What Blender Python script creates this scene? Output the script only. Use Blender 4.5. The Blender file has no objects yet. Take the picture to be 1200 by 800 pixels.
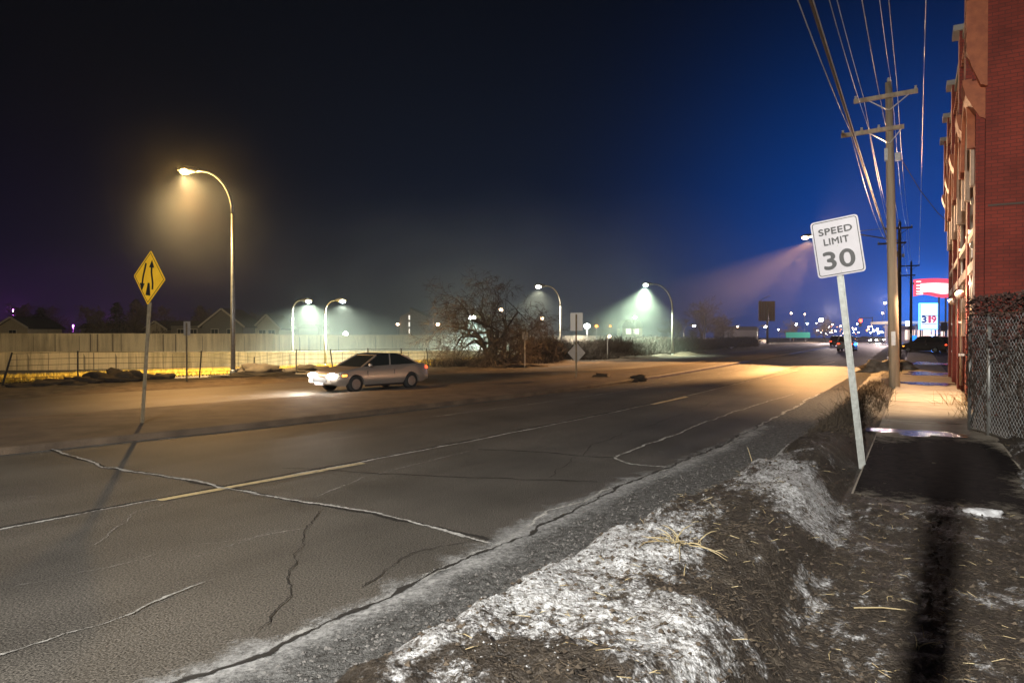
import bpy, bmesh, math, random
from mathutils import Vector, Matrix, noise
R = math.radians
random.seed(7)
scene = bpy.context.scene
col = scene.collection
CH = 1.85                      # camera height over the road
US, UC = 0.5105, 0.8599        # direction of the right-hand kerb / sidewalk
YAW = math.atan2(UC, US)       # local +X runs along the street

def ST(s, t, z=0.0):
    """s metres along the sidewalk, t metres to its right"""
    return Vector((US*s + UC*t, UC*s - US*t, z))
def G(px, py, z=0.0):
    Y = 800*(CH - z)/(py - 392)
    return Vector(((px-600)/800*Y, Y, z))
def P(px, py, Y):
    return Vector(((px-600)/800*Y, Y, CH - (py-392)/800*Y))
def toST(v):
    return (US*v[0]+UC*v[1], UC*v[0]-US*v[1])

# ------------------------------------------------------------------ materials
def nd(nt, typ, **kw):
    n = nt.nodes.new(typ)
    for k, v in kw.items():
        setattr(n, k, v)
    return n
def mat(name, c, rough=.7, metal=0., c2=None, scale=4., bump=0., bscale=None, emit=None, estr=0., detail=6., stretch=None, lo=.35, hi=.65, spec=None, coat=0., rot=0.):
    m = bpy.data.materials.new(name); m.use_nodes = True
    nt = m.node_tree; b = nt.nodes['Principled BSDF']; L = nt.links
    b.inputs['Base Color'].default_value = (*c, 1)
    b.inputs['Roughness'].default_value = rough
    b.inputs['Metallic'].default_value = metal
    if spec is not None: b.inputs['Specular IOR Level'].default_value = spec
    if coat: b.inputs['Coat Weight'].default_value = coat
    if emit:
        b.inputs['Emission Color'].default_value = (*emit, 1)
        b.inputs['Emission Strength'].default_value = estr
    if c2 or bump:
        tc = nd(nt, 'ShaderNodeTexCoord'); mp = nd(nt, 'ShaderNodeMapping')
        mp.vector_type = 'TEXTURE' if rot else 'POINT'
        if rot: mp.inputs['Rotation'].default_value = (0, 0, rot)
        L.new(tc.outputs['Object'], mp.inputs['Vector'])
        if stretch: mp.inputs['Scale'].default_value = stretch if not rot else tuple(1/q for q in stretch)
    if c2:
        n = nd(nt, 'ShaderNodeTexNoise'); n.inputs['Scale'].default_value = scale; n.inputs['Detail'].default_value = detail
        n.inputs['Roughness'].default_value = .62
        L.new(mp.outputs[0], n.inputs['Vector'])
        r = nd(nt, 'ShaderNodeValToRGB'); r.color_ramp.elements[0].position = lo; r.color_ramp.elements[1].position = hi
        r.color_ramp.elements[0].color = (*c, 1); r.color_ramp.elements[1].color = (*c2, 1)
        L.new(n.outputs[0], r.inputs[0]); L.new(r.outputs[0], b.inputs['Base Color'])
    if bump:
        n2 = nd(nt, 'ShaderNodeTexNoise'); n2.inputs['Scale'].default_value = bscale or scale*3; n2.inputs['Detail'].default_value = 5
        L.new(mp.outputs[0], n2.inputs['Vector'])
        bp = nd(nt, 'ShaderNodeBump'); bp.inputs['Strength'].default_value = bump; bp.inputs['Distance'].default_value = .02
        L.new(n2.outputs[0], bp.inputs['Height']); L.new(bp.outputs[0], b.inputs['Normal'])
    return m

M = {}
M['steel'] = mat('galvanised steel', (.42,.42,.40), .45, .6, (.30,.30,.29), 9, .15)
M['post'] = mat('weathered sign post', (.42,.44,.42), .5, .35, (.28,.29,.27), 14, .2, lo=.3)
M['rustpost'] = mat('brown weathered post', (.32,.26,.17), .6, .3, (.20,.16,.10), 12, .2)
M['darkpost'] = mat('dark fence post', (.035,.03,.025), .8)
M['wire'] = mat('fence wire', (.10,.09,.07), .6, .5)
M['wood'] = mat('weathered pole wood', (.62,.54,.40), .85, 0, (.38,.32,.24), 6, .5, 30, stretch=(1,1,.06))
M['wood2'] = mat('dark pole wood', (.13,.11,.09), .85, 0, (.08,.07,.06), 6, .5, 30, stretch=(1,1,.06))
M['insul'] = mat('insulator', (.55,.56,.55), .2)
M['cable'] = mat('cable', (.55,.56,.55), .45)
M['cable_dark'] = mat('thick cable', (.10,.07,.05), .7)
M['white'] = mat('sign white', (.54,.52,.56), .45, 0, (.45,.43,.46), 5, lo=.3, hi=.8)
M['black'] = mat('sign black', (.012,.012,.014), .5)
M['yellow'] = mat('sign yellow', (.90,.52,.03), .5, 0, (.82,.46,.02), 5)
M['alu'] = mat('sign back', (.62,.60,.56), .4, .3, (.5,.48,.45), 6)
M['tyre'] = mat('tyre', (.02,.02,.02), .85)
M['rim'] = mat('rim', (.45,.45,.46), .3, .9)
M['glass'] = mat('car glass', (.02,.025,.025), .05, coat=.5)
M['silver'] = mat('silver paint', (.42,.37,.33), .32, .55, coat=.6)
M['darkpaint'] = mat('dark paint', (.03,.03,.035), .35, .3, coat=.4)
M['whitepaint'] = mat('white paint', (.6,.6,.62), .35, coat=.4)
M['bark'] = mat('bark', (.10,.08,.06), .9, 0, (.06,.05,.04), 8)
M['twig'] = mat('twigs', (.20,.155,.11), .9, 0, (.08,.06,.045), 3)
M['darktree'] = mat('dark evergreen', (.035,.03,.02), .9)
M['straw'] = mat('straw', (.50,.42,.24), .7, 0, (.30,.23,.12), 3)
M['thatch'] = mat('dead grass', (.105,.078,.050), .9, 0, (.035,.027,.020), 3)
M['roof'] = mat('shingle', (.05,.045,.045), .9)
M['siding'] = mat('pale siding', (.62,.55,.42), .8, 0, (.55,.48,.36), 2)
M['siding2'] = mat('grey siding', (.22,.21,.19), .8)
M['window'] = mat('dark window', (.02,.025,.03), .1)
M['trim'] = mat('white trim', (.7,.66,.58), .6)
def emis(name, c, s): return mat(name, (.02,.02,.02), .5, emit=c, estr=s)
M['sodium'] = emis('sodium lamp', (1,.60,.14), 110)
M['whitelamp'] = emis('white lamp', (1,.95,.82), 90)
M['coollamp'] = emis('cool lamp', (.88,1,.92), 120)
M['warmlamp'] = emis('warm lamp', (1,.62,.36), 40)
M['orange'] = emis('orange marker', (1,.30,.03), 9)
M['red'] = emis('red lamp', (1,.03,.015), 22)
M['redtail'] = emis('tail lamp', (1,.06,.02), 5)
M['head'] = emis('head lamp', (1,.93,.80), 130)
M['litwin'] = emis('lit window', (1,.93,.8), 2.2)
M['purple'] = emis('purple lamp', (.7,.15,1), 12)

# ---- asphalt
def road_material():
    m = bpy.data.materials.new('asphalt'); m.use_nodes = True
    nt = m.node_tree; L = nt.links; b = nt.nodes['Principled BSDF']
    tc = nd(nt, 'ShaderNodeTexCoord')
    mp = nd(nt, 'ShaderNodeMapping'); mp.vector_type = 'TEXTURE'
    mp.inputs['Rotation'].default_value = (0, 0, YAW+R(-3)); mp.inputs['Scale'].default_value = (14, 1, 1)
    L.new(tc.outputs['Object'], mp.inputs[0])
    a = nd(nt, 'ShaderNodeTexNoise'); a.inputs['Scale'].default_value = .9; a.inputs['Detail'].default_value = 7; L.new(mp.outputs[0], a.inputs['Vector'])
    f = nd(nt, 'ShaderNodeTexNoise'); f.inputs['Scale'].default_value = 70; f.inputs['Detail'].default_value = 4; L.new(tc.outputs['Object'], f.inputs['Vector'])
    g = nd(nt, 'ShaderNodeTexNoise'); g.inputs['Scale'].default_value = .55; g.inputs['Detail'].default_value = 6; L.new(tc.outputs['Object'], g.inputs['Vector'])
    r = nd(nt, 'ShaderNodeValToRGB'); r.color_ramp.elements[0].position = .30; r.color_ramp.elements[0].color = (.042,.038,.033,1)
    r.color_ramp.elements[1].position = .66; r.color_ramp.elements[1].color = (.118,.107,.092,1)
    mx = nd(nt, 'ShaderNodeMath', operation='ADD'); L.new(a.outputs[0], mx.inputs[0]); L.new(g.outputs[0], mx.inputs[1])
    m2 = nd(nt, 'ShaderNodeMath', operation='MULTIPLY'); m2.inputs[1].default_value = .5; L.new(mx.outputs[0], m2.inputs[0])
    L.new(m2.outputs[0], r.inputs[0])
    r2 = nd(nt, 'ShaderNodeValToRGB'); r2.color_ramp.elements[0].position = .35; r2.color_ramp.elements[0].color = (.30,.30,.30,1)
    r2.color_ramp.elements[1].position = .68; r2.color_ramp.elements[1].color = (2.1,2.1,2.1,1)
    L.new(f.outputs[0], r2.inputs[0])
    mm = nd(nt, 'ShaderNodeMixRGB', blend_type='MULTIPLY'); mm.inputs[0].default_value = 1
    L.new(r.outputs[0], mm.inputs[1]); L.new(r2.outputs[0], mm.inputs[2]); L.new(mm.outputs[0], b.inputs['Base Color'])
    b.inputs['Roughness'].default_value = .62; b.inputs['Specular IOR Level'].default_value = .35
    bp = nd(nt, 'ShaderNodeBump'); bp.inputs['Strength'].default_value = .8; bp.inputs['Distance'].default_value = .012
    L.new(f.outputs[0], bp.inputs['Height']); L.new(bp.outputs[0], b.inputs['Normal'])
    return m
M['road'] = road_material()
M['median'] = mat('median dirt asphalt', (.075,.052,.034), .75, 0, (.15,.105,.068), 1.6, .8, 45)
M['gutter'] = mat('salted gutter concrete', (.035,.033,.030), .85, 0, (.20,.20,.195), 16, 1.2, 70, lo=.36, hi=.72, detail=14)
M['crack'] = mat('salt filled crack', (.62,.61,.58), .8, 0, (.20,.19,.17), 22, .8, 60, lo=.45, hi=.62)
M['tar'] = mat('dark seam', (.02,.018,.016), .7)
M['paint'] = mat('worn yellow white paint', (.60,.48,.26), .6, 0, (.24,.20,.14), 9, .3, 40, lo=.45, hi=.7)
M['walk'] = mat('sidewalk', (.25,.215,.17), .7, 0, (.37,.33,.27), 1.5, .35, 40)
M['dirt'] = mat('dirt', (.055,.040,.028), .9, 0, (.16,.125,.085), 2.2, 1., 14)
M['clod'] = mat('dirt clod', (.03,.02,.013), .9, 0, (.07,.05,.03), 3, 1., 14)
M['grass'] = mat('dry yellow grass', (.40,.27,.035), .9, 0, (.62,.44,.07), 2.5, .8, 30, lo=.3)
M['ground'] = mat('open ground', (.07,.055,.038), .9, 0, (.13,.11,.08), .6, .5, 8)
M['water'] = mat('puddle water', (.012,.011,.012), .08, bump=1., bscale=9, stretch=(1,1,1))
M['pile'] = mat('dirty snow', (.42,.38,.32), .8, 0, (.15,.12,.09), 3, 1., 12)
M['snowlump'] = mat('old snow', (.75,.77,.80), .7, 0, (.45,.45,.46), 12, .6, 30)

# ---- concrete wall: board marks and joints
def wall_material(name, c1, c2):
    m = bpy.data.materials.new(name); m.use_nodes = True
    nt = m.node_tree; L = nt.links; b = nt.nodes['Principled BSDF']
    tc = nd(nt, 'ShaderNodeTexCoord'); mp = nd(nt, 'ShaderNodeMapping'); mp.inputs['Scale'].default_value = (1.6,1.6,.10)
    L.new(tc.outputs['Object'], mp.inputs[0])
    n = nd(nt, 'ShaderNodeTexNoise'); n.inputs['Scale'].default_value = 1.3; n.inputs['Detail'].default_value = 8; n.inputs['Roughness'].default_value = .75
    L.new(mp.outputs[0], n.inputs['Vector'])
    n2 = nd(nt, 'ShaderNodeTexNoise'); n2.inputs['Scale'].default_value = .16; n2.inputs['Detail'].default_value = 5
    L.new(tc.outputs['Object'], n2.inputs['Vector'])
    ad = nd(nt, 'ShaderNodeMath', operation='ADD'); L.new(n.outputs[0], ad.inputs[0]); L.new(n2.outputs[0], ad.inputs[1])
    hf = nd(nt, 'ShaderNodeMath', operation='MULTIPLY'); hf.inputs[1].default_value = .5; L.new(ad.outputs[0], hf.inputs[0])
    r = nd(nt, 'ShaderNodeValToRGB'); r.color_ramp.elements[0].position = .40; r.color_ramp.elements[0].color = (*c1,1)
    r.color_ramp.elements[1].position = .56; r.color_ramp.elements[1].color = (*c2,1)
    L.new(hf.outputs[0], r.inputs[0]); L.new(r.outputs[0], b.inputs['Base Color'])
    b.inputs['Roughness'].default_value = .85
    return m
M['cwall'] = wall_material('board marked concrete', (.42,.35,.25), (.82,.71,.53))
M['cwall2'] = wall_material('stained barrier concrete', (.30,.25,.17), (.68,.56,.39))

# ---- brick
def brick_material():
    m = bpy.data.materials.new('old red brick'); m.use_nodes = True
    nt = m.node_tree; L = nt.links; b = nt.nodes['Principled BSDF']
    tc = nd(nt, 'ShaderNodeTexCoord'); sp = nd(nt, 'ShaderNodeSeparateXYZ'); L.new(tc.outputs['Object'], sp.inputs[0])
    ad = nd(nt, 'ShaderNodeMath', operation='ADD'); L.new(sp.outputs[0], ad.inputs[0]); L.new(sp.outputs[1], ad.inputs[1])
    cb = nd(nt, 'ShaderNodeCombineXYZ'); L.new(ad.outputs[0], cb.inputs[0]); L.new(sp.outputs[2], cb.inputs[1])
    bt = nd(nt, 'ShaderNodeTexBrick'); L.new(cb.outputs[0], bt.inputs['Vector'])
    bt.inputs['Scale'].default_value = 1; bt.inputs['Brick Width'].default_value = .22; bt.inputs['Row Height'].default_value = .078
    bt.inputs['Mortar Size'].default_value = .009; bt.inputs['Mortar Smooth'].default_value = .3
    bt.inputs['Color1'].default_value = (.34,.050,.028,1); bt.inputs['Color2'].default_value = (.27,.040,.022,1); bt.inputs['Mortar'].default_value = (.17,.038,.026,1)
    n = nd(nt, 'ShaderNodeTexNoise'); n.inputs['Scale'].default_value = .8; n.inputs['Detail'].default_value = 7; L.new(tc.outputs['Object'], n.inputs['Vector'])
    r = nd(nt, 'ShaderNodeValToRGB'); r.color_ramp.elements[0].position = .3; r.color_ramp.elements[0].color = (.55,.5,.5,1); r.color_ramp.elements[1].position = .7; r.color_ramp.elements[1].color = (1.15,1.1,1.1,1)
    L.new(n.outputs[0], r.inputs[0])
    mx = nd(nt, 'ShaderNodeMixRGB', blend_type='MULTIPLY'); mx.inputs[0].default_value = 1
    L.new(bt.outputs[0], mx.inputs[1]); L.new(r.outputs[0], mx.inputs[2]); L.new(mx.outputs[0], b.inputs['Base Color'])
    bp = nd(nt, 'ShaderNodeBump'); bp.invert = True; bp.inputs['Strength'].default_value = .4; bp.inputs['Distance'].default_value = .01
    L.new(bt.outputs['Fac'], bp.inputs['Height']); L.new(bp.outputs[0], b.inputs['Normal'])
    b.inputs['Roughness'].default_value = .8
    return m
M['brick'] = brick_material()
M['stone'] = mat('pale stone trim', (.60,.42,.30), .7, 0, (.45,.30,.2), 4, .3)
M['cap'] = mat('stone cap', (.38,.36,.33), .8)
M['cornice'] = mat('orange brick cornice', (.50,.15,.06), .7, 0, (.36,.10,.045), 6, .3)
M['frame'] = mat('window frame', (.45,.22,.10), .6)
M['board'] = mat('boarded window', (.10,.035,.02), .85)
M['pipe'] = mat('conduit', (.6,.5,.42), .35, .6)

# ------------------------------------------------------------------ mesh builder
class MB:
    def __init__(s): s.v = []; s.f = []
    def add(s, vs, fs):
        o = len(s.v); s.v += [Vector(v) for v in vs]; s.f += [tuple(i+o for i in f) for f in fs]
    def box(s, a, b, mtx=None):
        x0,y0,z0 = a; x1,y1,z1 = b
        vs = [Vector(p) for p in ((x0,y0,z0),(x1,y0,z0),(x1,y1,z0),(x0,y1,z0),(x0,y0,z1),(x1,y0,z1),(x1,y1,z1),(x0,y1,z1))]
        if mtx: vs = [mtx @ v for v in vs]
        s.add(vs, [(3,2,1,0),(4,5,6,7),(0,1,5,4),(1,2,6,5),(2,3,7,6),(3,0,4,7)])
        return s
    def bar(s, p, q, w, h=None, up=(0,0,1)):
        p = Vector(p); q = Vector(q); h = h or w
        d = (q-p); L = d.length; d.normalize()
        r = d.cross(Vector(up))
        if r.length < 1e-4: r = d.cross(Vector((0,1,0)))
        r.normalize(); u2 = r.cross(d)
        m = Matrix((( r.x,d.x,u2.x,p.x),(r.y,d.y,u2.y,p.y),(r.z,d.z,u2.z,p.z),(0,0,0,1)))
        return s.box((-w/2,0,-h/2),(w/2,L,h/2),m)
    def tube(s, pts, rad, n=8, cap=True):
        pts = [Vector(p) for p in pts]; k = len(pts)
        if not hasattr(rad, '__len__'): rad = [rad]*k
        o = len(s.v); prev = None
        for i in range(k):
            d = (pts[min(i+1,k-1)]-pts[max(i-1,0)])
            if d.length < 1e-9: d = Vector((0,0,1))
            d.normalize()
            if prev is None:
                r = d.cross(Vector((0,0,1)))
                if r.length < .05: r = d.cross(Vector((0,1,0)))
            else: r = prev - d*prev.dot(d)
            if r.length < 1e-6: r = d.orthogonal()
            r.normalize(); prev = r; u2 = d.cross(r)
            for j in range(n):
                a = 2*math.pi*j/n
                s.v.append(pts[i] + (r*math.cos(a)+u2*math.sin(a))*rad[i])
        for i in range(k-1):
            for j in range(n):
                a = o+i*n+j; b = o+i*n+(j+1)%n
                s.f.append((a,b,b+n,a+n))
        if cap:
            s.f.append(tuple(o+j for j in range(n-1,-1,-1))); s.f.append(tuple(o+(k-1)*n+j for j in range(n)))
        return s
    def prism(s, poly, a, b, mtx=None, axis='y'):
        """poly: (x, z) outline, extruded from y=a to y=b"""
        n = len(poly)
        def mk(x, z, y): 
            v = Vector((x,y,z)) if axis == 'y' else Vector((y,x,z)) if axis == 'x' else Vector((x,z,y))
            return mtx @ v if mtx else v
        vs = [mk(x,z,a) for x,z in poly]+[mk(x,z,b) for x,z in poly]
        s.add(vs, [tuple(range(n)), tuple(range(2*n-1,n-1,-1))]+[(i,i+n,(i+1)%n+n,(i+1)%n) for i in range(n)])
        return s
    def blob(s, c, r, n=10, amp=.25, seed=0, flat=1.):
        c = Vector(c); r = Vector(r)
        o = len(s.v); rows = max(4, n//2)
        for i in range(rows+1):
            th = math.pi*i/rows
            for j in range(n):
                ph = 2*math.pi*j/n
                d = Vector((math.sin(th)*math.cos(ph), math.sin(th)*math.sin(ph), math.cos(th)))
                k = 1+amp*noise.noise(d*1.9+Vector((seed*3.1,seed*1.7,0)))*2
                s.v.append(c+Vector((d.x*r.x*k,d.y*r.y*k,d.z*r.z*k)))
        for i in range(rows):
            for j in range(n):
                a = o+i*n+j; b = o+i*n+(j+1)%n
                s.f.append((a,a+n,b+n,b))
        return s
    def build(s, name, m, parent=None, smooth=False, bevel=0., loc=None, rotz=None):
        me = bpy.data.meshes.new(name); me.from_pydata([tuple(v) for v in s.v], [], s.f); me.update()
        bm = bmesh.new(); bm.from_mesh(me)
        big = [f for f in bm.faces if len(f.verts) > 4]
        if big: bmesh.ops.triangulate(bm, faces=big)
        bmesh.ops.recalc_face_normals(bm, faces=bm.faces)
        bm.to_mesh(me); bm.free()
        if smooth:
            for p in me.polygons: p.use_smooth = True
        if m: me.materials.append(m)
        o = bpy.data.objects.new(name, me); col.objects.link(o)
        if parent: o.parent = parent
        if loc is not None: o.location = loc
        if rotz is not None: o.rotation_euler = (0,0,rotz)
        if bevel:
            b = o.modifiers.new('bevel','BEVEL'); b.width = bevel; b.segments = 2; b.limit_method = 'ANGLE'; b.angle_limit = R(40)
        return o

def tag(o, label=None, cat=None, group=None, kind=None):
    if label: o['label'] = label
    if cat: o['category'] = cat
    if group: o['group'] = group
    if kind: o['kind'] = kind
    return o
def thing(name, label, cat, loc=(0,0,0), rot=0, group=None):
    o = bpy.data.objects.new(name, None); col.objects.link(o)
    o.location = loc; o.rotation_euler = rot if hasattr(rot,'__len__') else (0,0,rot)
    return tag(o, label, cat, group)
def dup(root, label=None, loc=None, rot=None, scale=None, group=None):
    r = root.copy(); col.objects.link(r)
    if label: r['label'] = label
    if group: r['group'] = group
    if loc is not None: r.location = loc
    if rot is not None: r.rotation_euler = rot if hasattr(rot,'__len__') else (0,0,rot)
    if scale is not None: r.scale = scale if hasattr(scale,'__len__') else (scale,)*3
    for ch in list(root.children):
        c = ch.copy(); col.objects.link(c); c.parent = r
        for g in list(ch.children):
            d = g.copy(); col.objects.link(d); d.parent = c
    return r
def structure(mb, name, m, smooth=False, **k): return tag(mb.build(name, m, smooth=smooth, **k), kind='structure')
def spot(loc, target, power, color, angle=120, blend=.5, radius=.12, parent=None, name='lamp_light'):
    l = bpy.data.lights.new(name, 'SPOT'); l.energy = power; l.color = color; l.spot_size = R(angle); l.spot_blend = blend; l.shadow_soft_size = radius
    o = bpy.data.objects.new(name, l); col.objects.link(o)
    o.location = loc; o.rotation_euler = (Vector(target)-Vector(loc)).to_track_quat('-Z','Y').to_euler()
    return o
def point(loc, power, color, radius=.15):
    l = bpy.data.lights.new('lamp_light', 'POINT'); l.energy = power; l.color = color; l.shadow_soft_size = radius
    o = bpy.data.objects.new('lamp_light', l); col.objects.link(o); o.location = loc
    return o

# ------------------------------------------------------------------ curves of the street, in (s, t)
class Cv:
    def __init__(s, pts): s.p = sorted(pts)
    def __call__(s, x):
        p = s.p
        if x <= p[0][0]: i = 0
        elif x >= p[-1][0]: i = len(p)-2
        else:
            i = max(k for k in range(len(p)-1) if p[k][0] <= x)
        def sl(k):
            if k == 0: return (p[1][1]-p[0][1])/(p[1][0]-p[0][0])
            if k == len(p)-1: return (p[-1][1]-p[-2][1])/(p[-1][0]-p[-2][0])
            return (p[k+1][1]-p[k-1][1])/(p[k+1][0]-p[k-1][0])
        (x0,y0),(x1,y1) = p[i],p[i+1]; h = x1-x0
        if x < x0: return y0+sl(0)*(x-x0)
        if x > x1: return y1+sl(len(p)-1)*(x-x1)
        u = (x-x0)/h; m0 = sl(i)*h; m1 = sl(i+1)*h
        return (2*u**3-3*u*u+1)*y0+(u**3-2*u*u+u)*m0+(-2*u**3+3*u*u)*y1+(u**3-u*u)*m1
C0 = Cv([(-15,-3.9),(2.3,-3.27),(5.1,-3.11),(9.2,-2.92),(14.9,-2.71),(23,-2.6),(34.3,-2.55),(68,-3.2),(212,-6),(420,-16)])
C1 = Cv([(-15,-9.6),(3.1,-7.5),(5.4,-7.2),(7.5,-6.93),(11.2,-6.55),(17.1,-6.1),(26.8,-5.85),(34,-5.8),(60,-6.2),(212,-9.5),(420,-19.5)])
C2 = Cv([(-15,-15.5),(5,-12.1),(9.4,-11.2),(17.2,-10.1),(22.2,-9.6),(32.6,-9.45),(68,-10.2),(212,-13.5),(420,-23.5)])
C3 = Cv([(-15,-20),(6.9,-16.4),(12.5,-15.4),(22.7,-13.7),(28,-13.1),(40.5,-12.3),(68,-12.7),(212,-15.5),(420,-25)])
C4 = Cv([(-15,-26),(9.2,-22.6),(17.6,-21),(30.3,-18.6),(56.3,-17.1),(122,-18),(212,-21),(420,-30)])
C5 = Cv([(-15,-36),(12.3,-29.3),(14.4,-28.7),(18.9,-27.4),(23.5,-26.1),(27,-25.2),(33.5,-24),(60,-22.6),(122,-23.5),(212,-27),(420,-36)])
def frange(a, b, r, d0):
    out = [a]; d = d0
    while out[-1] < b: out.append(min(b, out[-1]+d)); d *= r
    return out
SS = [-15+1.0*i for i in range(20)] + frange(5, 420, 1.035, .5)
def ribbon(ca, cb, z, name, m, n=1, skirt=0):
    mb = MB(); k = n+1
    for s in SS:
        for j in range(k):
            t = ca(s)+(cb(s)-ca(s))*j/n
            mb.v.append(ST(s,t,z))
    for i in range(len(SS)-1):
        for j in range(n):
            a = i*k+j; mb.f.append((a,a+1,a+k+1,a+k))
    return structure(mb, name, m)
ribbon(lambda s: C4(s)-.3, lambda s: -1.9 if s < 12 else -1.6, 0.0, 'road', M['road'], 4)

# raised median with a kerb
mb = MB(); N = len(SS)
prof = [(0,-.02),(0,.09),(.03,.115),(.16,.12),(1.5,.13)]
for s in SS:
    a, b = C2(s), C3(s)
    for d, z in prof: mb.v.append(ST(s, a-d, z))
    mb.v.append(ST(s, b+.16, .11)); mb.v.append(ST(s, b, .10)); mb.v.append(ST(s, b-.04, -.02))
k = 8
for i in range(N-1):
    for j in range(k-1):
        a = i*k+j; mb.f.append((a,a+1,a+k+1,a+k))
structure(mb, 'median', M['median'])

# gutter strip
mb = MB(); k = 9
gs = frange(1.5, 120, 1.01, .05)
for s in gs:
    a = C0(s); b = max(-2.0, a+.7)
    for j in range(k):
        t = a+(b+.35-a)*j/(k-1)
        q = ST(s,t); rag = .07*noise.noise(Vector((s*1.3,0,5)))+.05*noise.noise(Vector((s*6,3,5)))
        if j == 0: q = ST(s, t+rag)
        z = .006+ (.006*max(0,noise.noise(q*5))+.007*noise.noise(q*26)+.004*noise.noise(q*60) if j else 0)
        q.z = max(.004, z); mb.v.append(q)
for i in range(len(gs)-1):
    for j in range(k-1):
        a = i*k+j; mb.f.append((a,a+1,a+k+1,a+k))
structure(mb, 'gutter', M['gutter'], True)

# ---- cracks, seams, paint and one painted shadow as thin ribbons on the asphalt
def crack_material(name, c1, c2, thr, soft=.28):
    m = bpy.data.materials.new(name); m.use_nodes = True; nt = m.node_tree; L = nt.links; b = nt.nodes['Principled BSDF']
    at = nd(nt,'ShaderNodeAttribute'); at.attribute_name = 'across'; tc = nd(nt,'ShaderNodeTexCoord')
    ab = nd(nt,'ShaderNodeMath',operation='ABSOLUTE'); L.new(at.outputs['Fac'],ab.inputs[0])
    n1 = nd(nt,'ShaderNodeTexNoise'); n1.inputs['Scale'].default_value = 26; n1.inputs['Detail'].default_value = 6; n1.inputs['Roughness'].default_value = .75; L.new(tc.outputs['Object'],n1.inputs['Vector'])
    n2 = nd(nt,'ShaderNodeTexNoise'); n2.inputs['Scale'].default_value = 1.7; n2.inputs['Detail'].default_value = 3; L.new(tc.outputs['Object'],n2.inputs['Vector'])
    a = nd(nt,'ShaderNodeMath',operation='MULTIPLY_ADD'); a.inputs[1].default_value = 1.5; L.new(n1.outputs[0],a.inputs[0]); L.new(n2.outputs[0],a.inputs[2])
    d = nd(nt,'ShaderNodeMath',operation='SUBTRACT'); L.new(a.outputs[0],d.inputs[0]); L.new(ab.outputs[0],d.inputs[1])
    mr = nd(nt,'ShaderNodeMapRange'); mr.inputs['From Min'].default_value = thr; mr.inputs['From Max'].default_value = thr+soft; L.new(d.outputs[0],mr.inputs['Value'])
    L.new(mr.outputs[0], b.inputs['Alpha'])
    r = nd(nt,'ShaderNodeValToRGB'); r.color_ramp.elements[0].position=.35; r.color_ramp.elements[0].color=(*c1,1); r.color_ramp.elements[1].position=.62; r.color_ramp.elements[1].color=(*c2,1)
    L.new(n1.outputs[0],r.inputs[0]); L.new(r.outputs[0],b.inputs['Base Color']); b.inputs['Roughness'].default_value=.85
    return m
M['crack'] = crack_material('salt filled crack',(.20,.19,.17),(.60,.59,.56),.50)
M['crackb'] = crack_material('faint salt crack',(.16,.15,.135),(.42,.41,.38),.70)
M['tar'] = crack_material('dark seam',(.012,.011,.010),(.03,.026,.022),.45)
M['salt'] = crack_material('salt dust',(.20,.20,.198),(.42,.42,.415),.50,.95)
def crack(name, pts, w, m, z=.005, jit=.03, gap=0., seed=1, amp=.6, step=.03):
    w = w*1.6
    P0 = [Vector((p.x,p.y,0)) for p in pts]
    path = []
    for a, b in zip(P0, P0[1:]):
        n = max(1, int((b-a).length/(step*(1+.05*a.length))))
        for i in range(n): path.append(a.lerp(b, i/n))
    path.append(P0[-1]); mb = MB(); ac = []
    for i, p in enumerate(path):
        d = (path[min(i+1,len(path)-1)]-path[max(0,i-1)]).normalized(); nn = Vector((-d.y,d.x,0))
        p = p+nn*(noise.noise(p*.9+Vector((0,0,seed)))*jit*2.4+noise.noise(p*3+Vector((0,0,seed)))*jit*1.6+noise.noise(p*13+Vector((0,0,seed)))*jit*.6)
        ww = max(w*.3, w*(1+amp*noise.noise(p*5+Vector((seed,0,0)))*1.4))
        a = len(mb.v); off = .12+gap*1.2*noise.noise(p*1.6+Vector((0,seed,0))) if gap else 0
        off = max(0,off)
        mb.v += [Vector((*(p+nn*ww/2).xy, z)), Vector((*p.xy, z)), Vector((*(p-nn*ww/2).xy, z))]; ac += [1+off,off,1+off]
        if i: mb.f += [(a-3,a-2,a+1,a),(a-2,a-1,a+2,a+1)]
    o = structure(mb, name, m); at = o.data.attributes.new('across','FLOAT','POINT'); at.data.foreach_set('value',ac)
    return o
def stc(C, a, b, off=0): 
    return [ST(s, C(s)+off) for s in frange(a, b, 1.03, .4)]
crack('lane_seam', stc(C1, -5, 120), .045, M['crack'], gap=.25, seed=2, jit=.015)
crack('lane_seam', stc(C1, -5, 120, -.06), .06, M['tar'], z=.004, seed=3, jit=.012)
for i,(a,b) in enumerate([((185,587),(425,543)),((765,474),(805,465)),((893,444),(935,434)),((960,428),(978,424))]):
    A = G(*a); B = G(*b); d = (B-A).normalized(); nn = Vector((-d.y,d.x,0))*.06
    mb = MB(); mb.add([A-nn+Vector((0,0,.008)),A+nn+Vector((0,0,.008)),B+nn+Vector((0,0,.008)),B-nn+Vector((0,0,.008))],[(0,1,2,3)])
    structure(mb,'lane_marking',M['paint'])
gp = lambda L: [G(x,y) for x,y in L]
crack('cross_crack', gp([(60,527),(120,548),(180,556),(262,571),(350,588),(440,603),(540,627),(590,641)]), .045, M['crack'], z=.010, gap=.1, seed=4)
crack('cross_crack', gp([(60,527),(120,548),(180,556),(262,571),(350,588),(440,603),(540,627),(590,641)]), .05, M['tar'], z=.006, seed=5, amp=.3)
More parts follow.
